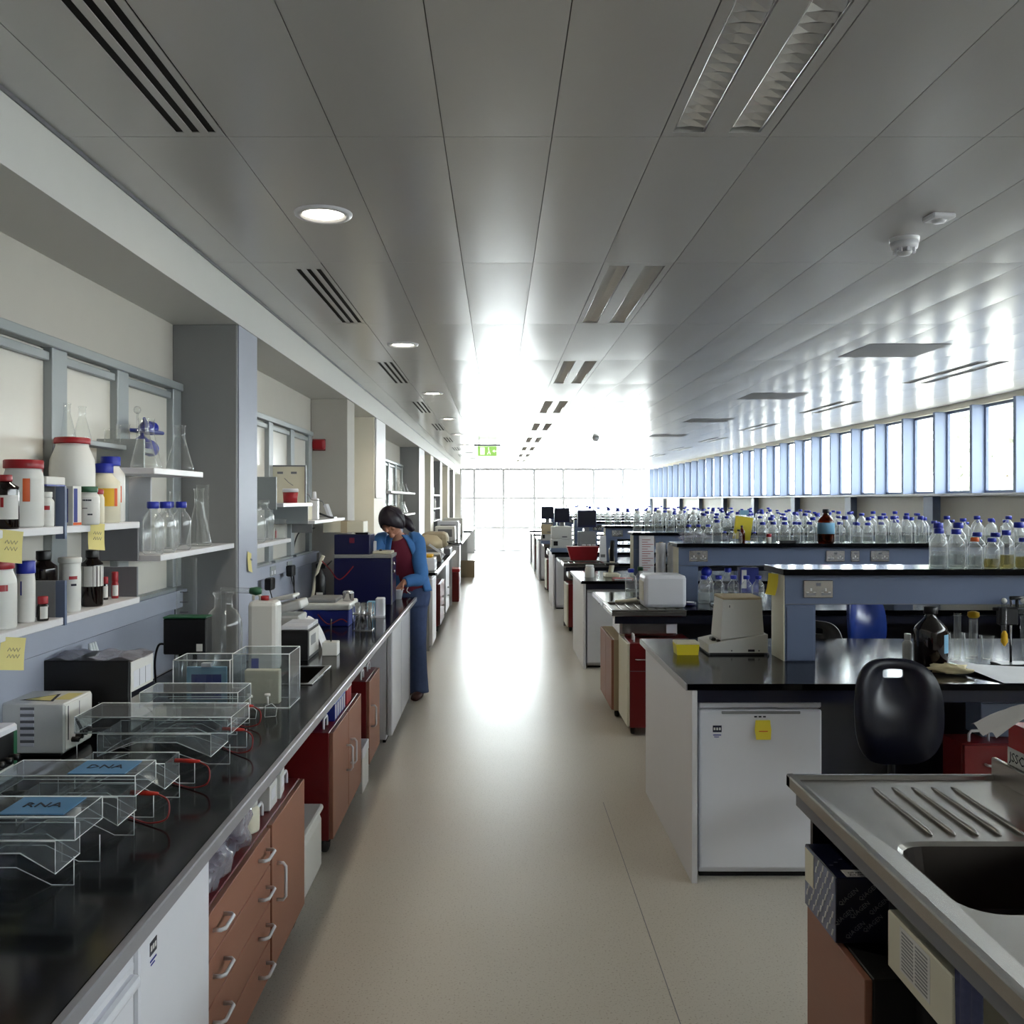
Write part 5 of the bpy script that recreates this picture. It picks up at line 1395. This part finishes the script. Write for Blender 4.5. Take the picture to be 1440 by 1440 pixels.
for i, (x, h) in enumerate(((2.345, .228), (2.452, .23), (2.553, .178), (2.65, .176), (2.775, .232))):
    reagent_bottle(f'blue-capped bottle, {nth(i)} from left in the nearest raised shelf back row', (x, Y2, ST), .045 if h > .2 else .042, h, 'bluecap', .55, 'liq', rows)

rw2 = 'reagent bottles on the second raised shelf'
Yf = Sh(1) + .02
S2 = [(1.552, .15, 'bluecap'), (1.632, .15, 'bluecap'), (1.715, .15, 'bluecap'), (1.845, .095, 'bluecap'), (1.905, .115, 'blackp'), (1.965, .11, 'blackp'), (2.085, .09, 'bluecap'), (2.155, .17, 'bluecap'), (2.245, .172, 'bluecap'), (2.33, .172, 'bluecap'), (2.42, .172, 'bluecap'), (2.54, .172, 'bluecap'), (2.82, .22, 'bluecap'), (2.925, .165, 'bluecap'), (3.015, .165, 'bluecap'), (3.11, .22, 'bluecap'), (3.22, .22, 'bluecap'), (3.33, .22, 'bluecap'), (3.435, .22, 'bluecap'), (3.55, .18, 'bluecap'), (3.66, .22, 'bluecap'), (3.78, .2, 'bluecap'), (3.9, .22, 'bluecap'), (4.02, .2, 'bluecap'), (4.15, .22, 'bluecap'), (4.28, .2, 'bluecap'), (4.4, .2, 'bluecap')]
protos = {}
for i, (x, h, cap) in enumerate(S2):
    side = 'left of' if x < 2.67 else 'right of'
    size = 'tiny' if h < .12 else 'short' if h < .19 else 'tall'
    cc = 'black' if cap == 'blackp' else 'blue'
    k = sum(1 for (a, b, c) in S2[:i] if (a < 2.67) == (x < 2.67) and (b < .12, b < .19, c) == (h < .12, h < .19, cap))
    wd = ordn[k] if k < 12 else 'last'
    lb = f'{size} {cc}-capped bottle, {wd} {side} the amber one, second raised shelf front'
    kk = (h, cap)
    yy = Yf + .012 * (i % 3)
    if kk not in protos: protos[kk] = reagent_bottle(lb, (x, yy, ST), min(.044, h * .24), h, cap, .5, 'liq', rw2, n=14)
    else: dup(protos[kk], (x, yy, ST), i, lb, rw2)
t = winchester('amber glass bottle with pale label among clear bottles on the second raised shelf', (2.67, Yf + .01, ST), .066, .275, 'amberl')
obj('liquid', M().lathe([(0, .006), (.06, .006), (.061, .06), (0, .06)], n=16), 'amber', t)
obj('label', M().lathe([(.0668, .075), (.0668, .165)], n=20, top=False), 'bluelabel', t)
winchester('tiny amber bottle before the yellow card on the second raised shelf', (2.01, Yf + .10, ST), .026, .14, 'amberl')
t = thing('yellow_card', 'tilted yellow card box with blue tag on the second raised shelf', 'box', (2.03, Yf + .19, ST))
q = M(); q.T = rot('Y', 8); q.box(-.07, .07, 0, .03, .02, .21)
obj('card', q, 'noteb', t); obj('tag', M().box(-.01, .06, -.004, .02, .225, .265), 'bluelabel', t)
t = thing('label_pot', 'dark red and white pot among the bottles on the second raised shelf', 'pot', (2.19, Yf - .04, ST))
lathe_obj('pot_body', [(.02, 0), (.02, .05)], 'label', t); lathe_obj('lid', [(.021, .051), (.021, .075)], 'redcap', t)
solo('black_stand', M().box(-.06, .06, -.03, .03, 0, .025, None, .004), 'blackp', 'flat black stand under bottles on the second raised shelf', 'stand', (2.34, Yf - .048, ST))
m = crumple(20, .12, .045, .04, 4)
solo('plastic_bag', m, 'bag', 'crumpled pale bag of tips at the aisle end of the second raised shelf', 'bag', (1.62, Yf + .13, ST))
BR2 = 'back row bottles on the second raised shelf'
bp = None; k = 0
for i in range(24):
    x = 1.82 + i * .115 + random.uniform(-.01, .01)
    if 1.93 < x < 2.16 or x > 4.68: continue
    lb = f'blue-capped bottle, {nth(k)} from the aisle in the second raised shelf back row'; k += 1
    if bp is None: bp = reagent_bottle(lb, (x, Sh(1) + .20, ST), .042, .185, 'bluecap', .5, 'liq', BR2, n=12)
    else: dup(bp, (x, Sh(1) + .20, ST), i, lb, sc=(1, 1, random.choice((.9, 1, 1.12))))
for s_i in range(2, 7):
    nm = bn[s_i]; gp = f'bottles on the {nm} raised shelf'
    bf = bw = None
    nx = (26, 24, 20, 16, 12)[s_i - 2]; dx = (.122, .13, .155, .195, .26)[s_i - 2]
    for i in range(nx):
        x = 1.50 + i * dx + random.uniform(-.012, .012)
        y = Sh(s_i) + .02 + random.uniform(-.02, .02)
        if x > 4.68: continue
        if x < 2.2:
            lb = f'large clear bottle, {nth(i)} from the aisle on the {nm} raised shelf'
            if bw is None: bw = reagent_bottle(lb, (x, y, ST), .048, .235, 'poly' if s_i == 2 else 'bluecap', .6, 'liq', gp + ', large', n=12)
            else: dup(bw, (x, y, ST), i, lb, sc=(1, 1, random.uniform(.9, 1.03)))
        else:
            lb = f'blue-capped bottle, {nth(i)} from the aisle on the {nm} raised shelf front row'
            if bf is None: bf = reagent_bottle(lb, (x, y, ST), .046, .205, 'bluecap', .5, 'liq', gp, n=12)
            else: dup(bf, (x, y, ST), i, lb, sc=(1, 1, random.choice((.85, 1, 1.08))))
    if s_i < 5 and bf is not None:
        for i in range(nx - 4):
            x = 2.30 + i * dx + random.uniform(-.012, .012)
            if x < 4.68: dup(bf, (x, Sh(s_i) + .20, ST), i, f'blue-capped bottle, {nth(i)} from the aisle on the {nm} raised shelf back row', sc=(1, 1, random.choice((.9, 1, 1.1))))
# things on and before the farther islands
t = thing('printed_roll', 'tall white printed paper sheet hanging at the third island shelf', 'poster', (1.60, BY[2] + .55, BT + .02))
m = M(); m.sheet(lambda u, v: ((u - .5) * .16, -.012 - .01 * math.sin(3 * v), v * .42), 3, 8)
obj('sheet', m, 'paper', t)
pr = M()
for r in range(14): pr.box(-.05, .01 + .03 * (r % 3), -.0275, -.0225, .05 + .025 * r, .055 + .025 * r)
obj('print', pr, 'redcap', t)
for i, x in enumerate((1.40, 1.50, 1.60)):
    t = thing('paper_roll', f'white pleated paper roll upright on the second island, {ordn[i]} from the aisle', 'paper roll', (x + .02, BY[1] + 1.12, BT))
    obj('roll', M().lathe([(.042, 0), (.044, .01), (.044, .44), (.042, .45), (.02, .452)], n=14), 'paper', t); obj('core', M().cyl(0, 0, .4525, .458, .018), 'beiged', t)
t = thing('microscope', 'cream microscope with black eyepiece on the third island bench', 'microscope', (1.22, BY[2] + .5, BT))
obj('base', M().box(-.08, .08, -.1, .12, 0, .04, None, .01), 'polyc', t); obj('arm', M().tube(spline([(0, .09, .04), (.02, .11, .15), (0, .06, .27), (0, 0, .29)]), .028, 8), 'polyc', t)
obj('stage', M().box(-.07, .07, -.08, .06, .13, .15), 'blackp', t); obj('tube', M().tube([(0, -.02, .17), (0, -.02, .30), (0, -.09, .38)], .024, 10), 'blackp', t)
t = thing('red_folder', 'flat red folder on the third island worktop', 'folder', (1.28, BY[2] + .14, BT))
obj('cover', M().box(-.09, .11, -.06, .10, 0, .018, None, .003), 'redcap', t); obj('papers', M().box(-.085, .10, -.065, -.0605, .003, .015), 'paper', t)
for i, (y, lb) in enumerate(((9.75, 'white glare-lit jar on the third island bench'),)):
    plastic_jar(lb, (.98, y, BT), .05, .13, 'white')
t = thing('glove_box', 'bright red crate on the fourth island bench', 'crate', (1.16, BY[3] + .75, BT + .001))
obj('crate', M().prism([(-.15, 0), (.20, 0), (.23, .17), (-.20, .17)], 'y', 0, .2), 'redcap', t); obj('rim', M().box(-.205, .235, -.006, .206, .1705, .18), 'redcap', t)
for i, (x, y, h, w_, lb) in enumerate(((1.42, 14.50, .42, .27, 'dark monitor on a grey riser, nearest of three'), (1.22, 17.3, .43, .26, 'dark monitor on a grey riser, middle of three'), (1.08, 19.8, .44, .24, 'dark monitor on a grey riser, farthest of three'))):
    t = thing('monitor', lb, 'monitor', (x, y, BT))
    obj('riser', M().box(-w_ * .5, w_ * .5, 0, .3, 0, h - .10, None, .01), 'grey', t)
    obj('stand', M().box(-.04, .04, .1, .16, h - .099, h - .03), 'grey', t)
    s_ = obj('screen_case', M().box(-w_ * .56, w_ * .56, .05, .11, h - .03, h + .24, None, .012), 'navybox', t)
    obj('screen', M().box(-w_ * .5, w_ * .5, .047, .0495, h + .0, h + .22), 'navy', s_)
for i, (x, y, w_, h1, lb) in enumerate(((1.02, 14.5, .34, .40, 'pale two-tier instrument at the aisle end of the fifth island'), (.93, 17.2, .22, .36, 'tan box instrument at the aisle end of the sixth island'))):
    t = thing('stacked_instrument', lb, 'instrument', (x, y, BT))
    obj('lower', M().box(-w_ / 2, w_ / 2, 0, .35, .06, h1 * .5, None, .012), 'beige', t); obj('upper', M().box(-w_ / 2 + .01, w_ / 2 - .01, .01, .34, h1 * .5 + .001, h1, None, .012), 'beige' if i == 0 else 'beiged', t)
    obj('base', M().box(-w_ / 2 - .01, w_ / 2, .0, .35, 0, .059), 'blueg', t); obj('display', M().box(-w_ * .4, -w_ * .2, -.006, -.0003, .1, .17, 'blackp').box(.0, .08, -.006, -.0003, h1 * .5 + .03, h1 * .5 + .05, 'greyd'), 'blackp', t)
for i, x in enumerate((1.33, 1.40, 1.47)):
    plastic_jar(f'small white jar behind the red crate, {ordn[i]} from the aisle', (x - .12, BY[3] + 1.02, BT), .032, .2, 'white')
t = thing('folded_card', 'bright white standing card at the fourth island shelf end', 'card', (1.42, BY[3] + .5, BT))
obj('card', M().prism([(-.05, 0), (.05, 0), (.04, .34), (-.04, .34)], 'y', 0, .012), 'paper', t); obj('print', M().box(-.03, .03, -.002, -.0003, .05, .09), 'greyd', t)

# ------------------------------------------------------------------ chairs
def lab_chair(label, loc, rz, shell, seat_z=.52, back_top=1.05, slot=True):
    t = thing('swivel_chair', label, 'chair', loc, rz)
    w_ = .182; n = 18
    # back: shield outline with a hand slot, curved about z
    zb = seat_z + .10; H = back_top - zb
    out = []
    for i in range(40):
        a = 2 * PI * i / 40
        ex = .62
        cx, sx = math.cos(a), math.sin(a)
        out.append((w_ * math.copysign(abs(cx) ** ex, cx), zb + H / 2 + H / 2 * math.copysign(abs(sx) ** (ex + .2), sx)))
    zc = back_top - .062
    ins = [(.046 * math.copysign(abs(math.cos(2 * PI * i / 40)) ** .45, math.cos(2 * PI * i / 40)), zc + .019 * math.copysign(abs(math.sin(2 * PI * i / 40)) ** .45, math.sin(2 * PI * i / 40))) for i in range(40)]
    def cv(x, z, d): return (x, .055 * (x / w_) ** 2 * -1 + .03 * ((z - zb) / H) + d, z)
    m = M()
    vs = []
    for d in (0, .022):
        vs += [cv(x, z, d) for x, z in out] + [cv(x * .5 + u * .5, z * .5 + v * .5, d) for (x, z), (u, v) in zip(out, ins)] + [cv(x, z, d) for x, z in ins]
    fs = []
    N = 40
    for s in (0, 1):
        b = s * 3 * N
        for k in range(2):
            for i in range(N):
                q = (b + k * N + i, b + k * N + (i + 1) % N, b + (k + 1) * N + (i + 1) % N, b + (k + 1) * N + i)
                fs.append(q if s == 0 else q[::-1])
    for i in range(N):
        fs.append((i, 3 * N + i, 3 * N + (i + 1) % N, (i + 1) % N))
        fs.append((2 * N + i, 2 * N + (i + 1) % N, 5 * N + (i + 1) % N, 5 * N + i))
    m.add(vs, fs, None, True)
    obj('backrest', m, shell, t)
    m = M()
    m.lathe([(0, -.03), (.16, -.03), (.20, -.01), (.205, .01), (.19, .025), (.10, .015), (0, .008)], 0, -.19, 24, z=seat_z, sy=.95)
    obj('seat', m, shell, t)
    obj('back_stem', M().tube(spline([(0, -.10, seat_z - .04), (0, .03, seat_z - .03), (0, .045, seat_z + .10), (0, .035, seat_z + .25)]), .016, 8), 'blackp', t)
    obj('gas_column', M().cyl(0, -.19, .10, seat_z - .031, .024), 'blackp', t)
    for k in range(5):
        a = 2 * PI * k / 5 + .3
        ex, ey = .27 * math.cos(a), -.19 + .27 * math.sin(a)
        lg = obj('leg', M().tube([(0, -.19, .11), (ex * .5, -.19 + .135 * math.sin(a), .10), (ex, ey, .072)], [.022, .018, .014], 8), 'blackp', t)
        q = M(); q.T = at(ex, ey, .028) @ Matrix.Rotation(a, 4, 'Z') @ rot('X', 90); q.lathe([(.018, -.012), (.028, -.009), (.028, .009), (.018, .012)], n=10)
        obj('castor', q, 'castor', lg)
    return t
lab_chair('dark navy swivel chair with hand slot, before the nearest island', (1.655, 3.80, 0), .0, 'chairp', .52, 1.055)
lab_chair('bright blue swivel chair between the nearest and second islands', (2.48, 6.2, 0), .5, 'bluechair', .55, 1.10)
t = lab_chair('low black swivel chair beside the shelf post between the islands', (1.98, 5.72, 0), -.6, 'blackp', .50, .96)

# ------------------------------------------------------------------ the person at the end of the left bench
def loft(m, pts, key=None, n=14): return m.tube(pts and [p[:3] for p in pts], [(p[3], p[4]) if len(p) > 4 else p[3] for p in pts], n, key)
per = thing('person', 'standing person in blue cardigan and jeans bending over the left bench end', 'person', (-.75, 7.97, 0))
PB = Vector((-.70, 7.97, 0))
def L(x, y, z): return (x - PB.x, y - PB.y, z)
hip = L(-.70, 7.99, .93)
sh_r = L(-.955, 7.80, 1.365)   # camera-left shoulder
sh_l = L(-.645, 7.86, 1.365)   # camera-right shoulder
neckb = L(-.80, 7.82, 1.40)
head = Vector(L(-.845, 7.70, 1.535))
el_r, ha_r = L(-1.0, 7.73, 1.12), L(-.875, 7.69, 1.045)
el_l, ha_l = L(-.60, 7.77, 1.06), L(-.745, 7.675, 1.025)
body = M()
def limb(m, pts, rs, n=12, key=None): m.tube(spline(pts, 4), [rs[min(int(i / 4), len(rs) - 1)] + (rs[min(int(i / 4) + 1, len(rs) - 1)] - rs[min(int(i / 4), len(rs) - 1)]) * (i % 4) / 4 for i in range((len(pts) - 1) * 4 + 1)], n, key)
# torso and neck
body.tube([L(-.70, 7.99, .84), L(-.70, 7.99, .93), L(-.72, 7.96, 1.05), L(-.755, 7.91, 1.18), L(-.79, 7.85, 1.30), L(-.80, 7.83, 1.38), L(-.81, 7.80, 1.42), L(-.83, 7.755, 1.48)],
          [(.14, .11), (.155, .115), (.125, .09), (.135, .10), (.15, .095), (.11, .07), (.052, .052), (.048, .05)], 16, ref=(1, .12, 0))
legs = [((-.655, 7.99), (-.645, 7.98), (-.635, 7.95)), ((-.765, 8.0), (-.745, 8.03), (-.735, 8.08))]
for (hx, hy), (kx, ky), (fx_, fy_) in legs:
    limb(body, [L(hx, hy, .90), L(hx, hy, .70), L(kx, ky, .48), L((kx + fx_) / 2, (ky + fy_) / 2 + .02, .26), L(fx_, fy_ + .02, .07)], [.085, .078, .055, .05, .034])
    body.tube([L(fx_, fy_ + .04, .04), L(fx_ - .01, fy_ - .04, .035), L(fx_ - .02, fy_ - .13, .022)], [(.035, .034), (.042, .03), (.034, .016)], 10)
def arm(sh, el, ha, s):
    limb(body, [sh, tuple((Vector(sh) * .5 + Vector(el) * .5)), el, tuple((Vector(el) * .45 + Vector(ha) * .55)), ha], [.052, .045, .040, .036, .026])
    S0 = Vector(ha); d = (S0 - Vector(el)).normalized()
    dn = (d + Vector((0, -.1, -.75))).normalized()
    side = dn.cross(Vector((0, 0, 1))).normalized()
    palm = S0 + dn * .075
    body.tube([S0 - dn * .01, S0 + dn * .03, palm], [(.024, .018), (.036, .014), (.036, .013)], 10)
    for q, ln in enumerate((.060, .072, .068, .052)):
        b0 = palm - dn * .006 + side * (-.027 + .018 * q)
        k1 = b0 + dn * ln * .5 + side * (-.004 + .003 * q)
        k2 = k1 + (dn * .6 + Vector((0, 0, -.75)) + d * -.25).normalized() * ln * .5
        body.tube([b0 - dn * .012, b0, k1, k2], [.0085, .0088, .008, .0065], 7)
    tb = S0 + dn * .03 + side * (-.030 * s)
    t1 = tb + (dn * .6 - side * s * .8).normalized() * .032
    t2 = t1 + (dn + Vector((0, 0, -.4))).normalized() * .028
    body.tube([tb + side * s * .012, tb, t1, t2], [.011, .0105, .0095, .0075], 7)
arm(sh_r, el_r, ha_r, -1)
arm(sh_l, el_l, ha_l, 1)
# head: built upright then bowed and turned to the work
hT = at(*head) @ rot('Z', -28) @ rot('X', 34) @ rot('Y', -8)
hm = M(); hm.T = hT
hm.sheet(lambda u, v: (
    .073 * math.cos(2 * PI * u) * math.sin(PI * v) ** .9 * (1 - .22 * max(0, (v - .55)) * 2),
    (.092 * math.sin(2 * PI * u) * math.sin(PI * v) ** .9 - .006) * (1 - .12 * max(0, v - .6) * 2) - .012 * max(0, v - .5),
    .115 * math.cos(PI * v)), 20, 14)
hm.tube([(0, -.085, .018), (0, -.098, -.004), (0, -.108, -.020), (0, -.096, -.030)], [.007, .010, .013, .008], 8)          # nose
hm.tube([(-.024, -.082, -.053), (0, -.090, -.051), (.024, -.082, -.053)], [.004, .0075, .004], 8)                           # mouth
hm.tube([(-.022, -.080, -.062), (0, -.087, -.063), (.022, -.080, -.062)], [.004, .0075, .004], 8)
hm.ball((0, -.072, -.088), .024, 10)                                                                                       # chin
for sx in (-1, 1):
    hm.ball((sx * .031, -.079, .014), .013, 8, None, (1.2, .7, .7))
    hm.tube([(sx * .070, -.002, .022), (sx * .080, .010, .018), (sx * .079, .010, -.010), (sx * .070, .0, -.026)], [.008, .011, .010, .007], 8)
    hm.ball((sx * .045, -.062, -.022), .024, 8)
body.v += []
b = len(body.v)
body.v += hm.v; body.f += [[b + i for i in f] for f in hm.f]; body.m += hm.m; body.sm += hm.sm
body.T = Matrix.Identity(4)
bo = obj('body', body, 'skin', per)
rm_ = bo.modifiers.new('remesh', 'REMESH'); rm_.mode = 'VOXEL'; rm_.voxel_size = .0045; rm_.use_smooth_shade = True
smd = bo.modifiers.new('smooth', 'SMOOTH'); smd.factor = .5; smd.iterations = 2
fe_ = M(); fe_.T = hT
for sx in (-1, 1):
    fe_.tube([(sx * .044, -.0885, .012), (sx * .031, -.092, .009), (sx * .018, -.0895, .011)], .0028, 6, 'hair')
    fe_.tube([(sx * .050, -.082, .036), (sx * .032, -.090, .040), (sx * .014, -.089, .035)], .0035, 6, 'hair')
fe_.tube([(-.022, -.0885, -.0575), (0, -.0945, -.057), (.022, -.0885, -.0575)], .0018, 5, 'maroon')
obj('face_detail', fe_, 'hair', per)
hr = M(); hr.T = hT
def hairfn(u, v):
    a = 2 * PI * u; b_ = v * (1.42 - .62 * max(0, -math.sin(a)) ** 1.5)
    th = b_ * PI / 2 * 1.05
    w2 = 1 + .03 * math.sin(14 * a) + .02 * math.sin(9 * a + 7 * v)
    return (.104 * w2 * math.cos(a) * math.sin(th), .118 * w2 * math.sin(a) * math.sin(th) + .012, .134 * math.cos(th) + .006)
hr.sheet(hairfn, 36, 12)
hr.T = Matrix.Identity(4)
hr.tube(spline([L(-.815, 7.77, 1.575), L(-.77, 7.80, 1.555), L(-.72, 7.80, 1.52), L(-.675, 7.80, 1.462)], 4), [.035, .036, .037, .038, .038, .038, .036, .034, .032, .028, .024, .018, .010], 10)
hair = obj('hair', hr, 'hair', per)
sd_ = hair.modifiers.new('thick', 'SOLIDIFY'); sd_.thickness = .012; sd_.offset = 1
# clothing
tee = M()
tee.tube([L(-.70, 7.99, .92), L(-.715, 7.965, 1.03), L(-.755, 7.905, 1.18), L(-.79, 7.845, 1.30), L(-.80, 7.825, 1.375), L(-.808, 7.80, 1.405)],
         [(.158, .122), (.142, .106), (.148, .112), (.158, .106), (.115, .08), (.068, .064)], 20, ref=(1, .12, 0))
obj('t_shirt', tee, 'maroon', per)
jn = M()
jn.tube([L(-.70, 7.99, .80), L(-.70, 7.992, .88), L(-.70, 7.99, .965)], [(.150, .118), (.164, .126), (.158, .121)], 20, ref=(1, 0, 0))
for (hx, hy), (kx, ky), (fx_, fy_) in legs:
    limb(jn, [L(hx, hy, .86), L(hx, hy, .68), L(kx, ky, .46), L((kx + fx_) / 2, (ky + fy_) / 2 + .02, .25), L(fx_, fy_ + .015, .04)], [.100, .090, .072, .074, .088], 14)
jo = obj('jeans', jn, 'denim', per)
rj = jo.modifiers.new('remesh', 'REMESH'); rj.mode = 'VOXEL'; rj.voxel_size = .007; rj.use_smooth_shade = True
sj = jo.modifiers.new('smooth', 'SMOOTH'); sj.factor = .5; sj.iterations = 8
cd = M()
# cardigan: an open shell round the back, plus sleeves
levels = [(L(-.70, 7.995, .93), .178, .142), (L(-.715, 7.97, 1.03), .168, .128), (L(-.755, 7.91, 1.18), .170, .130), (L(-.79, 7.85, 1.30), .178, .122), (L(-.80, 7.835, 1.38), .135, .09), (L(-.806, 7.825, 1.425), .080, .066)]
def cfn(u, v):
    k = v * (len(levels) - 1); i = min(int(k), len(levels) - 2); f = k - i
    c = Vector(levels[i][0]).lerp(Vector(levels[i + 1][0]), f); rx = levels[i][1] * (1 - f) + levels[i + 1][1] * f; ry = levels[i][2] * (1 - f) + levels[i + 1][2] * f
    op = .62 - .2 * v
    a = -PI / 2 + .10 + op + u * (2 * PI - 2 * op)
    wv = 1 + .02 * math.sin(20 * u + 9 * v)
    return (c.x + rx * wv * math.cos(a), c.y + ry * wv * math.sin(a), c.z)
cd.sheet(cfn, 40, 20)
co = obj('cardigan', cd, 'cardi', per)
so = co.modifiers.new('thick', 'SOLIDIFY'); so.thickness = .010
for sh, el, ha in ((sh_r, el_r, ha_r), (sh_l, el_l, ha_l)):
    sv = M()
    a, b_, c = Vector(sh), Vector(el), Vector(ha)
    inn = Vector(neckb) * .35 + a * .65
    limb(sv, [tuple(inn), tuple(a + Vector((0, 0, .0))), tuple(a * .5 + b_ * .5), tuple(b_), tuple(b_ * .45 + c * .55), tuple(b_ * .1 + c * .9)], [.066, .070, .064, .058, .052, .043], 16)
    so_ = obj('sleeve', sv, 'cardi', co)
sb = M()
for (hx, hy), (kx, ky), (fx_, fy_) in legs:
    s_ = M().tube([L(fx_ + .005, fy_ + .065, .035), L(fx_, fy_, .036), L(fx_ - .012, fy_ - .07, .034), L(fx_ - .022, fy_ - .15, .026)], [(.036, .034), (.042, .035), (.048, .033), (.036, .024)], 12)
    obj('shoe', s_, 'shoe', per)
obj('drawstring', M().tube(spline([L(-.72, 7.865, .97), L(-.73, 7.85, .94), L(-.70, 7.85, .915)]), .004, 5), 'label', per)
